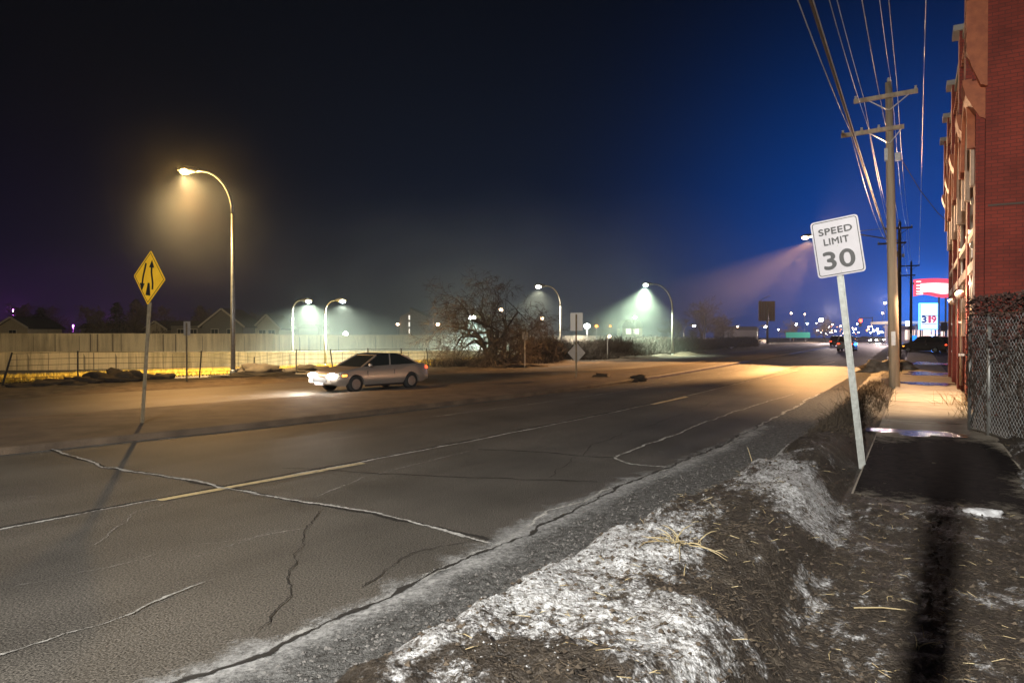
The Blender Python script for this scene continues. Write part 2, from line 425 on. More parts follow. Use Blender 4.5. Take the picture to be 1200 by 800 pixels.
crack('edge_crack', gp([(165,838),(250,797),(400,729),(480,691),(540,662),(590,641),(640,618),(675,598),(740,566),(785,550),(840,527),(880,506),(897,496),(930,478),(960,462)]), .075, M['crack'], z=.016, gap=.3, seed=5, jit=.04, amp=1.)
crack('edge_crack', gp([(165,838),(250,797),(400,729),(480,691),(540,662),(590,641),(640,618),(675,598),(740,566),(785,550),(840,527),(880,506),(897,496)]), .03, M['tar'], z=.024, gap=.3, seed=9, jit=.05, amp=1.3)
crack('edge_salt', gp([(150,842),(235,803),(390,738),(480,697),(540,668),(590,645),(640,622),(675,602),(740,570),(785,554),(840,531),(880,510),(897,500)]), .42, M['salt'], z=.019, seed=19, jit=.03)
crack('edge_salt', gp([(560,660),(620,615),(680,588),(790,556)]), .30, M['salt'], z=.011, seed=20, jit=.03)
crack('edge_crack', gp([(590,641),(640,601),(700,580),(790,556)]), .05, M['crack'], z=.012, gap=.1, seed=6, jit=.05)
crack('patch_seam', gp([(718,536),(765,519),(815,500),(875,478),(930,462)]), .045, M['crack'], z=.012, gap=.15, seed=7)
crack('patch_seam', gp([(718,537),(740,545),(800,549)]), .05, M['crack'], z=.012, gap=.05, seed=8)
crack('patch_seam', gp([(560,527),(640,531),(718,537)]), .03, M['tar'], z=.008, seed=8)
crack('dashed_crack', gp([(-60,790),(0,770),(60,750),(110,735),(160,714),(215,690),(250,681)]), .032, M['crackb'], z=.010, gap=.35, seed=11)
crack('dashed_crack', gp([(205,660),(250,645),(300,630),(355,619)]), .020, M['crackb'], z=.010, gap=.35, seed=12)
crack('dashed_crack', gp([(370,582),(430,560),(490,544),(550,529)]), .022, M['crackb'], z=.010, gap=.3, seed=14)
crack('thin_crack', gp([(330,549),(450,556),(600,562),(700,566)]), .02, M['tar'], z=.010, seed=15)  # this dark ribbon paints a thin cast shadow across the lanes
for i_,L_ in enumerate([[(20,690),(120,668),(230,640),(330,622)],[(420,690),(470,655),(520,640),(575,632)],[(330,520),(420,512),(520,498),(640,486)],[(640,560),(700,520),(760,500),(840,470)],[(110,640),(150,600),(210,584)],[(300,740),(340,705),(350,660),(372,600)],[(0,590),(90,575),(190,560)]]):
    crack('thin_crack', gp(L_), .010, M['tar'] if i_%2 else M['crackb'], z=.013, gap=.3, seed=31+i_, jit=.05)
crack('salt_line', [ST(s, C2(s)+.14) for s in frange(4,60,1.02,.4)], .06, M['crackb'], z=.006, gap=.4, seed=16)
crack('wheel_polish', [ST(s, C2(s)+1.4) for s in frange(12,90,1.02,.5)], .09, M['crackb'], z=.004, gap=.3, seed=17)

# ------------------------------------------------------------------ snow bank + mud on the right
TE = Cv([(0,-2.55),(4,-2.35),(6,-2.12),(9,-1.85),(14,-1.75),(25,-1.75),(70,-2.2),(120,-3)])
def sm(x, a=0., b=1.):
    x = max(0., min(1., (x-a)/(b-a))); return x*x*(3-2*x)
BL = [(3.3,-1.9,1.1,.55,1.),(4.2,-1.65,.9,.35,1.),(3.0,-.95,.5,.30,.8),(6.6,-.85,.8,.33,1.),(7.6,-1.3,1.1,.30,.7),(7.7,.45,.25,.18,.9),(8.8,-1.6,1.4,.14,.75),(11,-1.6,1.6,.13,.7),(14,-1.5,2.5,.16,.55),(5.2,-1.9,.9,.16,.9),(4.6,-.55,.5,.14,.5),
      (9.5,1.2,.6,.2,.6),(8.5,1.5,.3,.2,.6),(20,-1.5,5,.15,.4)]
def height(s, t):
    te = TE(s)+.10*noise.noise(Vector((s*1.1,0,9)))+.06*noise.noise(Vector((s*4,0,9)))
    hb = (.47 if s < 9 else .47-.20*sm(s,9,14))*(1-.65*sm(s,26,34))
    peak = te+.55
    up = sm(t, te-.02, te+.60)
    dn = 1-sm(t, -1.05 if s > 9 else -1.0, -.50+.25*(1-sm(s,5,9)))
    z = -.03+.05*sm(t,te-.05,te+.05)+hb*up*dn
    base = .10 + .075*(1-sm(s+.5*noise.noise(Vector((s,t,2))), 7.4, 8.9))     # mud over the near sidewalk
    z = max(z, base*sm(t,-1.2,-.6)) if t > -1.2 else z
    rgt = sm(t, 1.0-.25*(1-sm(s,7,12)), 1.6)*(.16+.1*(1-sm(s,10,15)))*(1 if s < 17 else 0)
    z += rgt
    p = Vector((s*1.0,t,0))
    rough = max(up*dn, .55*(1-sm(s,7.4,8.8)), sm(t,.8,1.2)*(1-sm(s,17,18)))
    if t < te-.02: rough = 0
    z += rough*(.075*noise.noise(p*1.7)+.028*noise.noise(p*4.3+Vector((3,1,0)))+.022*noise.noise(Vector((s*13,t*8,0)))+.014*noise.noise(Vector((s*34,t*26,1)))+.010*abs(noise.noise(Vector((s*48,t*44,6))))+.020*abs(noise.noise(Vector((s*17,t*9,4)))))
    z += rough*.035*max(0,noise.noise(Vector((s*9,t*5,8)))-.05)*1.2
    return z
mb = MB()
rows = frange(1.6, 95, 1.0035, .012); rows = rows[:1] + rows[1:]
ts = [-2.9+5.9*j/330 for j in range(331)]
k = len(ts); snow = []
rows2 = frange(1.6, 95, 1.0085, .0135)
for s in rows2:
    for t in ts:
        z = height(s,t); mb.v.append(ST(s,t,z))
        v = 0
        for (bs,bt,rs,rt,w) in BL:
            d = ((s-bs)/rs)**2+((t-bt)/rt)**2
            if d < 6: v += w*math.exp(-d*.8)
        v += .42*noise.noise(Vector((s*1.8,t*2.6,7)))+.50*noise.noise(Vector((s*6,t*9,3)))+.25*noise.noise(Vector((s*17,t*22,3)))+(.24 if t > -.4 else .03)
        snow.append(v)
for i in range(len(rows2)-1):
    for j in range(k-1):
        a = i*k+j; mb.f.append((a,a+1,a+k+1,a+k))
def bank_material():
    m = bpy.data.materials.new('snow and mud'); m.use_nodes = True
    nt = m.node_tree; L = nt.links; b = nt.nodes['Principled BSDF']
    at = nd(nt,'ShaderNodeAttribute'); at.attribute_name = 'snow'
    tc = nd(nt,'ShaderNodeTexCoord')
    n = nd(nt,'ShaderNodeTexNoise'); n.inputs['Scale'].default_value = 34; n.inputs['Detail'].default_value = 6; n.inputs['Roughness'].default_value = .7; L.new(tc.outputs['Object'], n.inputs['Vector'])
    a1 = nd(nt,'ShaderNodeMath',operation='MULTIPLY_ADD'); a1.inputs[1].default_value = 1.5; L.new(n.outputs[0], a1.inputs[0]); L.new(at.outputs['Fac'], a1.inputs[2])
    r = nd(nt,'ShaderNodeValToRGB'); e = r.color_ramp.elements
    e[0].position = .0; e[0].color = (0,0,0,1); e[1].position = 1; e[1].color = (1,1,1,1)
    mr = nd(nt,'ShaderNodeMapRange'); mr.inputs['From Min'].default_value = 1.17; mr.inputs['From Max'].default_value = 1.58; L.new(a1.outputs[0], mr.inputs['Value'])
    d = nd(nt,'ShaderNodeTexNoise'); d.inputs['Scale'].default_value = 12; d.inputs['Detail'].default_value = 8; d.inputs['Roughness'].default_value = .75; L.new(tc.outputs['Object'], d.inputs['Vector'])
    dr = nd(nt,'ShaderNodeValToRGB'); e = dr.color_ramp.elements
    e[0].position = .34; e[0].color = (.018,.014,.010,1); e[1].position = .78; e[1].color = (.17,.145,.11,1)
    q = e.new(.55); q.color = (.040,.031,.023,1); L.new(d.outputs[0], dr.inputs[0])
    sr = nd(nt,'ShaderNodeValToRGB'); e = sr.color_ramp.elements
    e[0].position = .36; e[0].color = (.13,.12,.105,1); e[1].position = .62; e[1].color = (.60,.61,.63,1); L.new(n.outputs[0], sr.inputs[0])
    mx = nd(nt,'ShaderNodeMixRGB'); L.new(mr.outputs[0], mx.inputs[0]); L.new(dr.outputs[0], mx.inputs[1]); L.new(sr.outputs[0], mx.inputs[2])
    L.new(mx.outputs[0], b.inputs['Base Color']); b.inputs['Roughness'].default_value = .6
    b2 = nd(nt,'ShaderNodeTexNoise'); b2.inputs['Scale'].default_value = 60; b2.inputs['Detail'].default_value = 6; L.new(tc.outputs['Object'], b2.inputs['Vector'])
    bp = nd(nt,'ShaderNodeBump'); bp.inputs['Strength'].default_value = .9; bp.inputs['Distance'].default_value = .025
    L.new(b2.outputs[0], bp.inputs['Height']); L.new(bp.outputs[0], b.inputs['Normal'])
    return m
bank = structure(mb, 'snow_bank', bank_material(), True)
at = bank.data.attributes.new('snow','FLOAT','POINT'); at.data.foreach_set('value', snow)
def hz(s,t): return height(s,t)

# sidewalk
mb = MB()
ws = frange(6.5, 100, 1.0, 1.5)
for i in range(len(ws)-1):
    a, b = ws[i]+.008, ws[i+1]-.008
    mb.box((a,-1.15,.0),(b,.60,.150+.004*math.sin(i*2.3)))
structure(mb, 'sidewalk', M['walk'], rotz=YAW)

# puddles
def puddle(s0, t0, rs, rt, z, seed):
    mb = MB(); n = 60
    mb.v.append(ST(s0,t0,z))
    for j in range(n):
        a = 2*math.pi*j/n; k = 1+.9*noise.noise(Vector((math.cos(a)*1.3,math.sin(a)*1.3,seed)))+.25*noise.noise(Vector((math.cos(a)*4,math.sin(a)*4,seed)))
        mb.v.append(ST(s0+rs*k*math.cos(a), t0+rt*k*math.sin(a), z))
    for j in range(n): mb.f.append((0,1+j,1+(j+1)%n))
    return structure(mb, 'puddle', M['water'])
puddle(13.6,.05,.40,.85,.160,1.3)
puddle(27.6,.45,.9,.80,.160,2.9)
puddle(34.5,.3,1.5,.9,.160,4.1)
puddle(47,.6,2.5,1.0,.160,8.1)
M['wet'] = mat('wet concrete',(.014,.012,.011),.62,0,(.05,.042,.034),1.3,.8,14,spec=.12)
M['wet'] = crack_material('wet concrete',(.006,.005,.006),(.022,.018,.017),.30,.55)
for n_ in M['wet'].node_tree.nodes:
    if n_.type == 'TEX_NOISE' and n_.inputs['Scale'].default_value == 26: n_.inputs['Scale'].default_value = 7
    if n_.type == 'BSDF_PRINCIPLED': n_.inputs['Roughness'].default_value = .8; n_.inputs['Specular IOR Level'].default_value = .06
W_ = MB(); n=90; NR=8; acr=[]
for q in range(NR+1):
    for j in range(n):
        a=2*math.pi*j/n; k=(1+.35*noise.noise(Vector((math.cos(a)*1.5,math.sin(a)*1.5,3)))+.2*noise.noise(Vector((math.cos(a)*5,math.sin(a)*5,3))))*(.02+1.15*q/NR)
        W_.v.append(ST(10.6+3.3*k*math.cos(a), .2+max(-.78,min(.92,1.25*k*math.sin(a))), .157)); acr.append(1.25*(q/NR)**2)
for q in range(NR):
    for j in range(n): a=q*n+j; b_=q*n+(j+1)%n; W_.f.append((a,b_,b_+n,a+n))
W_ = structure(W_,'wet_patch',M['wet']); at_ = W_.data.attributes.new('across','FLOAT','POINT'); at_.data.foreach_set('value',acr)

# straw and dead grass blades over the bank
def blades(name, label, m, n, region, ln, w, seed, flat=.35, zoff=0, cat='grass'):
    rnd = random.Random(seed); mb = MB()
    for _ in range(n):
        s, t = region(rnd); z = hz(s,t)+zoff
        p = ST(s,t,z); a = rnd.random()*6.283; L = ln*(.4+rnd.random()*1.2); el = rnd.random()*flat
        d = Vector((math.cos(a)*math.cos(el), math.sin(a)*math.cos(el), math.sin(el)+.05)); nn = Vector((-d.y,d.x,0)).normalized()*w*(.6+.8*rnd.random())
        b = Vector((rnd.uniform(-.3,.3)*L,rnd.uniform(-.3,.3)*L,-.15*L))
        q = p+d*L*.5; r = p+d*L+b
        mb.add([p-nn,p+nn,q+nn*.8,q-nn*.8,r+nn*.2,r-nn*.2,p+Vector((0,0,w)),q+Vector((0,0,w*1.2))],[(0,1,2,3),(3,2,4,5),(0,6,7,3),(1,6,7,2)])
    return tag(mb.build(name, m), label, cat, kind='stuff')
def reg_near(r):
    s = 2.2+abs(r.gauss(0,4.2)); t = r.uniform(-1.7,1.5)
    return s, t
blades('dead_grass','matted brown dead grass and stems lying over the muddy snow bank', M['thatch'], 14000, reg_near, .06, .0017, 1)
blades('straw','pale straw bits scattered on the mud beside the sidewalk', M['straw'], 420, reg_near, .09, .0022, 2, zoff=.004)
def reg_mid(r): return r.uniform(11,25), r.gauss(-1.15,.25)
blades('tall_dead_grass','upright tan dead grass along the bank between speed sign and utility pole', M['thatch'], 5000, reg_mid, .16, .004, 3, flat=1.3)
def reg_f(r): return r.uniform(17,24), r.gauss(.98,.10)
def grit(name,label,m,n,region,r0,r1,seed,zf,cat):
    rnd = random.Random(seed); mb = MB()
    for _ in range(n):
        s_, t_ = region(rnd); z = zf(s_,t_); r = r0+(r1-r0)*rnd.random()**3; c = ST(s_,t_,z+r*.25); a0 = rnd.random()*6.28
        ring = [c+Vector((math.cos(a0+q*1.5708)*r*rnd.uniform(.7,1.3),math.sin(a0+q*1.5708)*r*rnd.uniform(.7,1.3),rnd.uniform(-.2,.2)*r)) for q in range(4)]
        mb.add(ring+[c+Vector((rnd.uniform(-.3,.3)*r,rnd.uniform(-.3,.3)*r,r*rnd.uniform(.5,.9))),c-Vector((0,0,r*.6))],[(0,1,4),(1,2,4),(2,3,4),(3,0,4),(1,0,5),(2,1,5),(3,2,5),(0,3,5)])
    return tag(mb.build(name,m),label,kind='stuff')
def reg_g(r):
    s_ = 2.0+abs(r.gauss(0,5)); a = C0(s_); b = TE(s_)+.25; return s_, a-.12+(b-a+.12)*r.random()**.8
grit('gravel','loose stones and road grit lying in the gutter beside the snow bank',mat('road grit',(.06,.056,.052),.9,0,(.22,.21,.20),9),9000,reg_g,.003,.017,61,lambda s_,t_: .008,'gravel')
def reg_m(r): return 2.2+abs(r.gauss(0,3.2)), r.uniform(-2.2,1.6)
grit('dirt_crumbs','dark crumbs of earth and leaf litter over the muddy bank',mat('dark crumbs',(.02,.015,.011),.95,0,(.11,.085,.06),9),7000,reg_m,.004,.020,62,hz,'dirt')
def reg_i(r): return 2.4+abs(r.gauss(0,2.2)), r.gauss(-1.65,.35)
grit('ice_crumbs','crumbs of grainy old ice on the snow bank and mud',mat('ice crumbs',(.30,.30,.30),.5,0,(.50,.51,.53),12),700,reg_i,.003,.010,63,hz,'ice')
# straw clumps that can be pointed at
def straw_clump(px, py, z, n, ln, label, seed, name='straw_clump', w=.0035):
    rnd = random.Random(seed); c = G(px,py,z); s,t = toST(c); c = ST(s,t,hz(s,t))
    o = MB()
    for _ in range(n):
        a = rnd.random()*6.283; el = rnd.uniform(-.05,.55); L = ln*rnd.uniform(.4,1.1)
        p = c+Vector((rnd.gauss(0,ln*.22),rnd.gauss(0,ln*.15),.01)); pts = []
        d = Vector((math.cos(a)*math.cos(el),math.sin(a)*math.cos(el),math.sin(el)))
        for k in range(5):
            pts.append(p.copy()); p = p+d*L/4; d.z -= .16; d += Vector((rnd.uniform(-.2,.2),rnd.uniform(-.2,.2),0)); d.normalize()
        o.tube(pts, [w,w,w*.9,w*.7,w*.3], 5)
    return tag(o.build(name, M['straw']), label, 'straw')
straw_clump(795,662,.40,26,.26,'tangled pale straw clump lying on top of the dark snow bank',1)
straw_clump(1085,762,.18,5,.14,'few bent straw stalks on the dark trodden mud',2)
for i,(px,py,lab) in enumerate([(1035,700,'single long pale reed stalk lying flat on the mud'),(642,548,'short upright reed stalk sticking out of the bank by the gutter')]):
    c = G(px,py,.25); s,t = toST(c); c = ST(s,t,hz(s,t)+.01)
    mbb = MB()
    if i == 0: mbb.tube([c+Vector((-.16,.02,0)),c+Vector((0,0,.01)),c+Vector((.2,-.03,0))],[.005,.005,.003],5)
    else:
        c = ST(9.0,-1.75,hz(9.0,-1.75)); mbb.tube([c,c+Vector((-.06,0,.22)),c+Vector((-.10,.02,.36))],[.006,.005,.003],5)
    tag(mbb.build('reed_stalk',M['straw']),lab,'reed stalk')

# grey snow lumps
for (px,py,r,lab) in [(1150,598,.16,'small clean snow lump on mud in front of the fence')]:
    c = G(px,py,.2); s,t = toST(c); mbb = MB().blob(ST(s,t,hz(s,t)),(r*1.3,r*.8,r*.28),16,.3,3)
    tag(mbb.build('snow_lump',M['snowlump'],smooth=True),lab,'snow lump')

# ------------------------------------------------------------------ open ground: one big sheet, low behind the far fence
def gz(x, y):
    s, t = toST((x,y)); d = C5(max(-15,min(400,s)))-t
    z = -.06
    if t < 0: z = -.06 - 1.12*sm(d, 1.5, 26)
    return z
mb = MB(); xs = [-420,-350]+[-300+6*i for i in range(118)]+[480,600]; ys = [-120,-60]+[-40+6*i for i in range(90)]+[560,640]
for y in ys:
    for x in xs: mb.v.append(Vector((x,y,gz(x,y))))
k = len(xs)
for i in range(len(ys)-1):
    for j in range(k-1):
        a = i*k+j; mb.f.append((a,a+1,a+k+1,a+k))
structure(mb, 'ground', M['ground'], True)
# far verge
def vz(s, o):
    q = Vector((s*.5,o*.5,3))
    bump = max(0, noise.noise(q*1.1)+.1)*.30+max(0,noise.noise(q*4))*.16+.06*noise.noise(Vector((s*3,o*3,0)))
    return bump*sm(o,.1,1.2)*(.45 if s < 40 else .8)*(1-.85*sm(o,3.2,4.6))-.20*sm(o,5.5,8)
mb = MB(); vs = frange(3,230,1.006,.14); K = 40
for s in vs:
    for j in range(K):
        w = C4(s)-C5(s)+2.2
        o = w*j/(K-1); mb.v.append(ST(s, C4(s)-o, vz(s,o)+.004))
for i in range(len(vs)-1):
    for j in range(K-1):
        a = i*K+j; mb.f.append((a,a+1,a+K+1,a+K))
structure(mb, 'verge', M['dirt'], True)
# yellow grass slope
mb = MB(); gsx = [-30+2*i for i in range(55)]; K = 14
for s in gsx:
    for j in range(K):
        o = 1.9+j*2.4
        v = ST(s, C5(max(-15,s))-o); v.z = gz(v.x,v.y)+.045+.03*noise.noise(v); mb.v.append(v)
for i in range(len(gsx)-1):
    for j in range(K-1):
        a = i*K+j; mb.f.append((a,a+1,a+K+1,a+K))
structure(mb, 'grass_slope', M['grass'], True)
rnd = random.Random(5); mb = MB()
for _ in range(16000):
    s = rnd.uniform(2,60); o = 1.0+abs(rnd.gauss(0,5)); p = ST(s, C5(s)-o); p.z = gz(p.x,p.y)+.03
    h = rnd.uniform(.08,.32); d = Vector((rnd.uniform(-.1,.1),rnd.uniform(-.1,.1),h)); w = Vector((.016,.004,0))
    mb.add([p-w,p+w,p+d],[(0,1,2)])
tag(mb.build('dry_grass',M['grass']),'yellow dry grass growing on the slope behind the wire fence','grass',kind='stuff')
# dark clods on the verge by the fence
for i,(px,py,w,h) in enumerate([(55,452,1.6,.22),(88,449,1.3,.30),(125,447,1.6,.42),(148,446,1.0,.45),(185,444,1.0,.28),(298,438,1.5,.50),(315,438,1.2,.35),(362,435,1.6,.34),(300,441,2.4,.2),(632,424,1.8,.35),(600,430,2.2,.22)]):
    c = G(px,py); mbb = MB().blob((c.x,c.y,.0),(w*.72,w*.45,h*.8),26,.45,i)
    tag(mbb.build('dirt_mound',M['clod'],smooth=True),
        ['low dark dirt clod nearest the leaning fence post','dark dirt clod on the verge below the upright fence post','broad dark dirt mound left of the yellow diamond sign','taller dark dirt mound touching the yellow sign post','small dark clod just past the yellow sign post','large dark dirt mound beside the tall lamp pole','lower dark dirt shoulder right of the large mound','dark dirt mound on the verge behind the moving car front','flat spread of dirt at the edge of the far lanes','dark mound under the bush near the small sign','flat dark mound by the bush trunk'][i],'dirt mound','dirt mounds along the far verge')

# ------------------------------------------------------------------ wire fence
def fence_post(p, q, label):
    o = thing('fence_post', label, 'fence post', p, 0, 'posts of the far wire fence')
    MB().tube([(0,0,-.3), Vector(q)-Vector(p)],[.035,.03],6).build('post', M['darkpost'], o)
FP = [((0,450),(14,413),'leaning dark fence post at the left edge'),((91,447),(91,411),'upright dark fence post left of the yellow sign'),((233,441),(236,411),'dark fence post between small sign and lamp pole'),
      ((297,437),(298,418),'short fence post behind the dirt mound'),((347,436),(347,409),'dark fence post right of the lamp pole and mounds'),((391,435),(387,409),'dark fence post leaning left before the car'),
      ((432,433),(431,408),'fence post behind the car windscreen'),((471,431),(470,408),'fence post behind the car roof'),((502,430),(500,408),'fence post just past the car boot'),((532,428),(532,408),'fence post beside the bare bush')]
tops = []
for (a,b,lab) in FP:
    p = G(*a); q = P(b[0],b[1],p.y); fence_post(p,q,lab); tops.append((p,q))
w = thing('fence_wire','sagging wire strands strung between the dark fence posts','fence wire')
for k in range(5):
    f = 1-.2*k
    MB().tube([p.lerp(q,f*.97)+Vector((0,0,-.01)) for p,q in tops], .009, 4).build('strand', M['wire'], w)
mb = MB()
for (p,q),(p2,q2) in zip(tops,tops[1:]):
    n = int((p2-p).length/.35)
    for i in range(n):
        a = p.lerp(p2,i/n); b = q.lerp(q2,i/n); mb.bar(a,b,.003)
mb.build('mesh', M['wire'], w)

# ------------------------------------------------------------------ concrete walls
def conc_wall(name, label, pts, thick, m, seam, cat='wall', band=None):
    """pts: (px, Y, ztop, zbot)"""
    o = thing(name, label, cat)
    mb = MB(); jo = MB(); cp = MB()
    W = [(Vector(((px-600)/800*Y, Y, 0)), zt, zb) for px,Y,zt,zb in pts]
    for (a,za,ba),(b,zb,bb) in zip(W,W[1:]):
        d = (b-a); L = d.length; d.normalize(); nn = Vector((-d.y,d.x,0))*thick
        mb.add([Vector((*a.xy,ba)),Vector((*b.xy,bb)),Vector((*b.xy,zb)),Vector((*a.xy,za)),
                Vector((*(a+nn).xy,ba)),Vector((*(b+nn).xy,bb)),Vector((*(b+nn).xy,zb)),Vector((*(a+nn).xy,za))],
               [(0,1,2,3),(7,6,5,4),(3,2,6,7),(0,4,5,1),(0,3,7,4),(1,5,6,2)])
        f0 = -nn.normalized()
        n = int(L/seam)
        for i in range(n):
            u = (i+.5*random.random())/n; p = a.lerp(b,u); zt = za+(zb-za)*u; z0 = ba+(bb-ba)*u
            e = f0*.02; hw = d*random.choice((.03,.03,.05,.08))
            if random.random() < .55: jo.add([Vector((*(p-hw+e).xy,z0)),Vector((*(p+hw+e).xy,z0)),Vector((*(p+hw+e).xy,zt-random.choice((.02,.02,.4)))),Vector((*(p-hw+e).xy,zt-.02))],[(0,1,2,3)])
        e = f0*.06
        cp.add([Vector((*(a+e).xy,za)),Vector((*(b+e).xy,zb)),Vector((*(b+e).xy,zb+.06)),Vector((*(a+e).xy,za+.06)),
                Vector((*(a+nn-e).xy,za)),Vector((*(b+nn-e).xy,zb)),Vector((*(b+nn-e).xy,zb+.06)),Vector((*(a+nn-e).xy,za+.06))],
               [(0,1,2,3),(7,6,5,4),(3,2,6,7),(0,4,5,1),(0,3,7,4),(1,5,6,2)])
    mb.build('wall_face', m, o); jo.build('joint', M['joint'], o); cp.build('coping', m, o)
    return o
M['joint'] = mat('wall joint', (.24,.20,.15), .9)
conc_wall('noise_wall','long pale board marked concrete noise wall across the freeway',
  [(-330,74,1.95,-1.6),(0,75,1.95,-1.6),(320,78,1.90,-1.6),(322,78.3,1.78,-1.6),(520,88,1.75,-1.6),(700,115,1.60,-1.6),(800,150,1.2,-1.6),(872,200,.4,-1.8)], .35, M['cwall'], 1.1)
conc_wall('barrier_wall','low stained concrete barrier wall in front of the noise wall',
  [(-330,57,.33,-1.5),(0,58,.33,-1.5),(300,60,.30,-1.5),(500,66,.22,-1.5),(560,70,.2,-1.5),(700,100,0,-1.8)], .4, M['cwall2'], .9)
# freeway surface between barrier and noise wall
mb = MB()
fw = [(-330,58,74),(0,59,75),(320,61.5,78),(520,69,88),(700,102,115),(800,140,150)]
for px,a,b in fw: mb.v += [Vector(((px-600)/800*a,a+.3,-1.10)), Vector(((px-600)/800*b,b-.05,-1.10))]
for i in range(len(fw)-1): mb.f.append((2*i,2*i+1,2*i+3,2*i+2))
structure(mb,'freeway',M['road'])
# far retaining wall on the right of the bush, and railing
conc_wall('ramp_wall','distant pale ramp wall ending near the billboard',[(800,120,.95,-1.5),(900,160,.6,-1.5)],.4,M['cwall'],2.)

# ------------------------------------------------------------------ street lamps
def davit(label, base, h, adir, alen, head='sodium', r=.09, power=0, color=(1,.6,.2), tgt=None, angle=130, blend=.4, hs=1., group='tall curved lamp posts', pole='steel', bulb=None):
    o = thing('street_lamp', label, 'street lamp', base, 0, group)
    d = Vector((math.cos(adir), math.sin(adir), 0))
    bend = min(alen*1.25, h*.35); pts = [Vector((0,0,0)),Vector((0,0,h*.3)),Vector((0,0,h-bend))]
    rad = [r,r*.9,r*.62]
    for i in range(1,9):
        a = math.pi/2*i/8
        pts.append(Vector((0,0,h-bend))+Vector((0,0,bend*math.sin(a)))+d*(alen*.85*(1-math.cos(a)))); rad.append(r*(.60-.025*i))
    MB().tube(pts[:3], rad[:3], 10).build('pole', M[pole], o, True)
    MB().tube(pts[2:]+[pts[-1]+d*alen*.15+Vector((0,0,-.02))], rad[2:]+[rad[-1]], 8).build('arm', M[pole], o, True)
    MB().tube([(0,0,0),(0,0,.28),(0,0,.30)],[r*1.5,r*1.4,r*1.05],10).build('base', M[pole], o, True)
    tip = pts[-1]+d*alen*.15
    hp = [tip-d*.05*hs, tip+d*.12*hs, tip+d*.35*hs, tip+d*.62*hs]
    hd = MB().tube([p+Vector((0,0,.03)) for p in hp],[.05*hs,.11*hs,.13*hs,.05*hs],10).build('lamp_head', M[pole], o, True)
    MB().blob(tip+d*.38*hs+Vector((0,0,-.05*hs)), (.16*hs,.16*hs,.10*hs), 12, 0).build('lens', M[bulb or head], hd, True)
    if power:
        lp = Vector(base)+tip+d*.38*hs+Vector((0,0,-.22*hs))
        spot(lp, tgt or lp+Vector((0,0,-5)), power, color, angle, blend)
    return o
b = G(273,441); b_l = b.copy()
hgt = CH+(392-203)/800*b.y
davit('tall curved lamp post with orange light beside the wire fence', b, hgt, math.pi+.25, 1.45, 'sodium', .105, 30000, (1,.74,.38), b+Vector((-5,11,0)), 130, .7, hs=1.25)
point(b+Vector((-1.9,-.5,hgt-.45)), 1700, (1,.60,.18))
spot(b+Vector((-1.9,-.5,hgt-.45)), (-9,23.5,0), 8000, (1,.50,.16), 62, 1., .12)
# lamps on the freeway with green-white light
def far_lamp(label, px, Y, zb, pyh, pxh, head, power, color, angle=130, hs=1.6, r=.12, tgt=None, group='tall curved lamp posts', bulb=None):
    bs = Vector(((px-600)/800*Y, Y, zb)); h = CH+(392-pyh)/800*Y-zb
    dx = (pxh-px)/800*Y
    return davit(label, bs, h, 0 if dx > 0 else math.pi, abs(dx), head, r, power, color, tgt, angle, 1., hs, group, bulb=bulb)
COOL = (.95,1,.80)
far_lamp('curved freeway lamp with white glow, left of the pair beyond the fence', 343, 63, -1.1, 352, 354, 'coollamp', 20000, COOL, 170)
far_lamp('curved freeway lamp with white glow, right of the pair beyond the fence', 381, 52, -.7, 352, 394, 'coollamp', 26000, COOL, 170, 1.3, .10)
far_lamp('curved lamp post standing behind the bare bush', 657, 52, -.3, 335, 638, 'whitelamp', 9000, (1,.88,.66), 150, 1.2, .10)
far_lamp('curved lamp post throwing a pale green cone of light', 788, 62, -.2, 333, 763, 'coollamp', 24000, (.85,1,.72), 120, 1.3, .12, tgt=Vector(((745-600)/800*62,62,-.2)))
far_lamp('small unlit curved lamp post beyond the brush', 728, 95, -.3, 377, 735, 'steel', 0, COOL, 130, 1.4)
far_lamp('small lit lamp post with short arm beyond the brush', 801, 120, -.3, 381, 808, 'whitelamp', 1500, (1,.85,.6), 140, 2.)
far_lamp('unlit lamp post with bent top beyond the brush', 826, 85, -.3, 365, 821, 'steel', 0, COOL, 130, 1.2)
far_lamp('faint lamp post left of the billboard', 855, 150, -.3, 382, 861, 'whitelamp', 0, COOL, 130, 1.6, bulb='warmlamp')
far_lamp('lit lamp post touching the billboard edge', 887, 150, -.3, 382, 892, 'whitelamp', 1800, (1,.9,.7), 140, 2.4)
far_lamp('lamp post with a green white light seen through the bare bush', 620, 74, -1.1, 370, 566, 'coollamp', 18000, (.92,1,.84), 160, 3.)
# street lamp on a long arm from the second pole is built with the poles below
# lamp behind the camera that lights the snow bank and the sign
LB = ST(-5.8,1.45)
davit('street lamp behind the photographer lighting the snow bank', LB, 7.3, YAW+math.pi/2, 1.5, 'whitelamp', .1, 0)
spot(ST(-5.6,-.40,6.7), (-.6,5.6,0), 12500, (1,.96,.89), 122, .8, .045)
point(ST(-5.6,-.40,6.7), 420, (1,.93,.84), .1)
o = thing('steel_pole','slim plain steel pole standing just behind the photographer','pole',ST(-1.6,-.21))  # unseen pole added to throw the narrow shadow over the mud
MB().tube([(0,0,-.2),(0,0,3),(0,0,5.9)],[.055,.052,.045],12).build('pole', M['steel'], o, True)
MB().tube([(0,0,5.9),(0,0,5.96)],[.06,.02],12).build('cap', M['steel'], o, True)

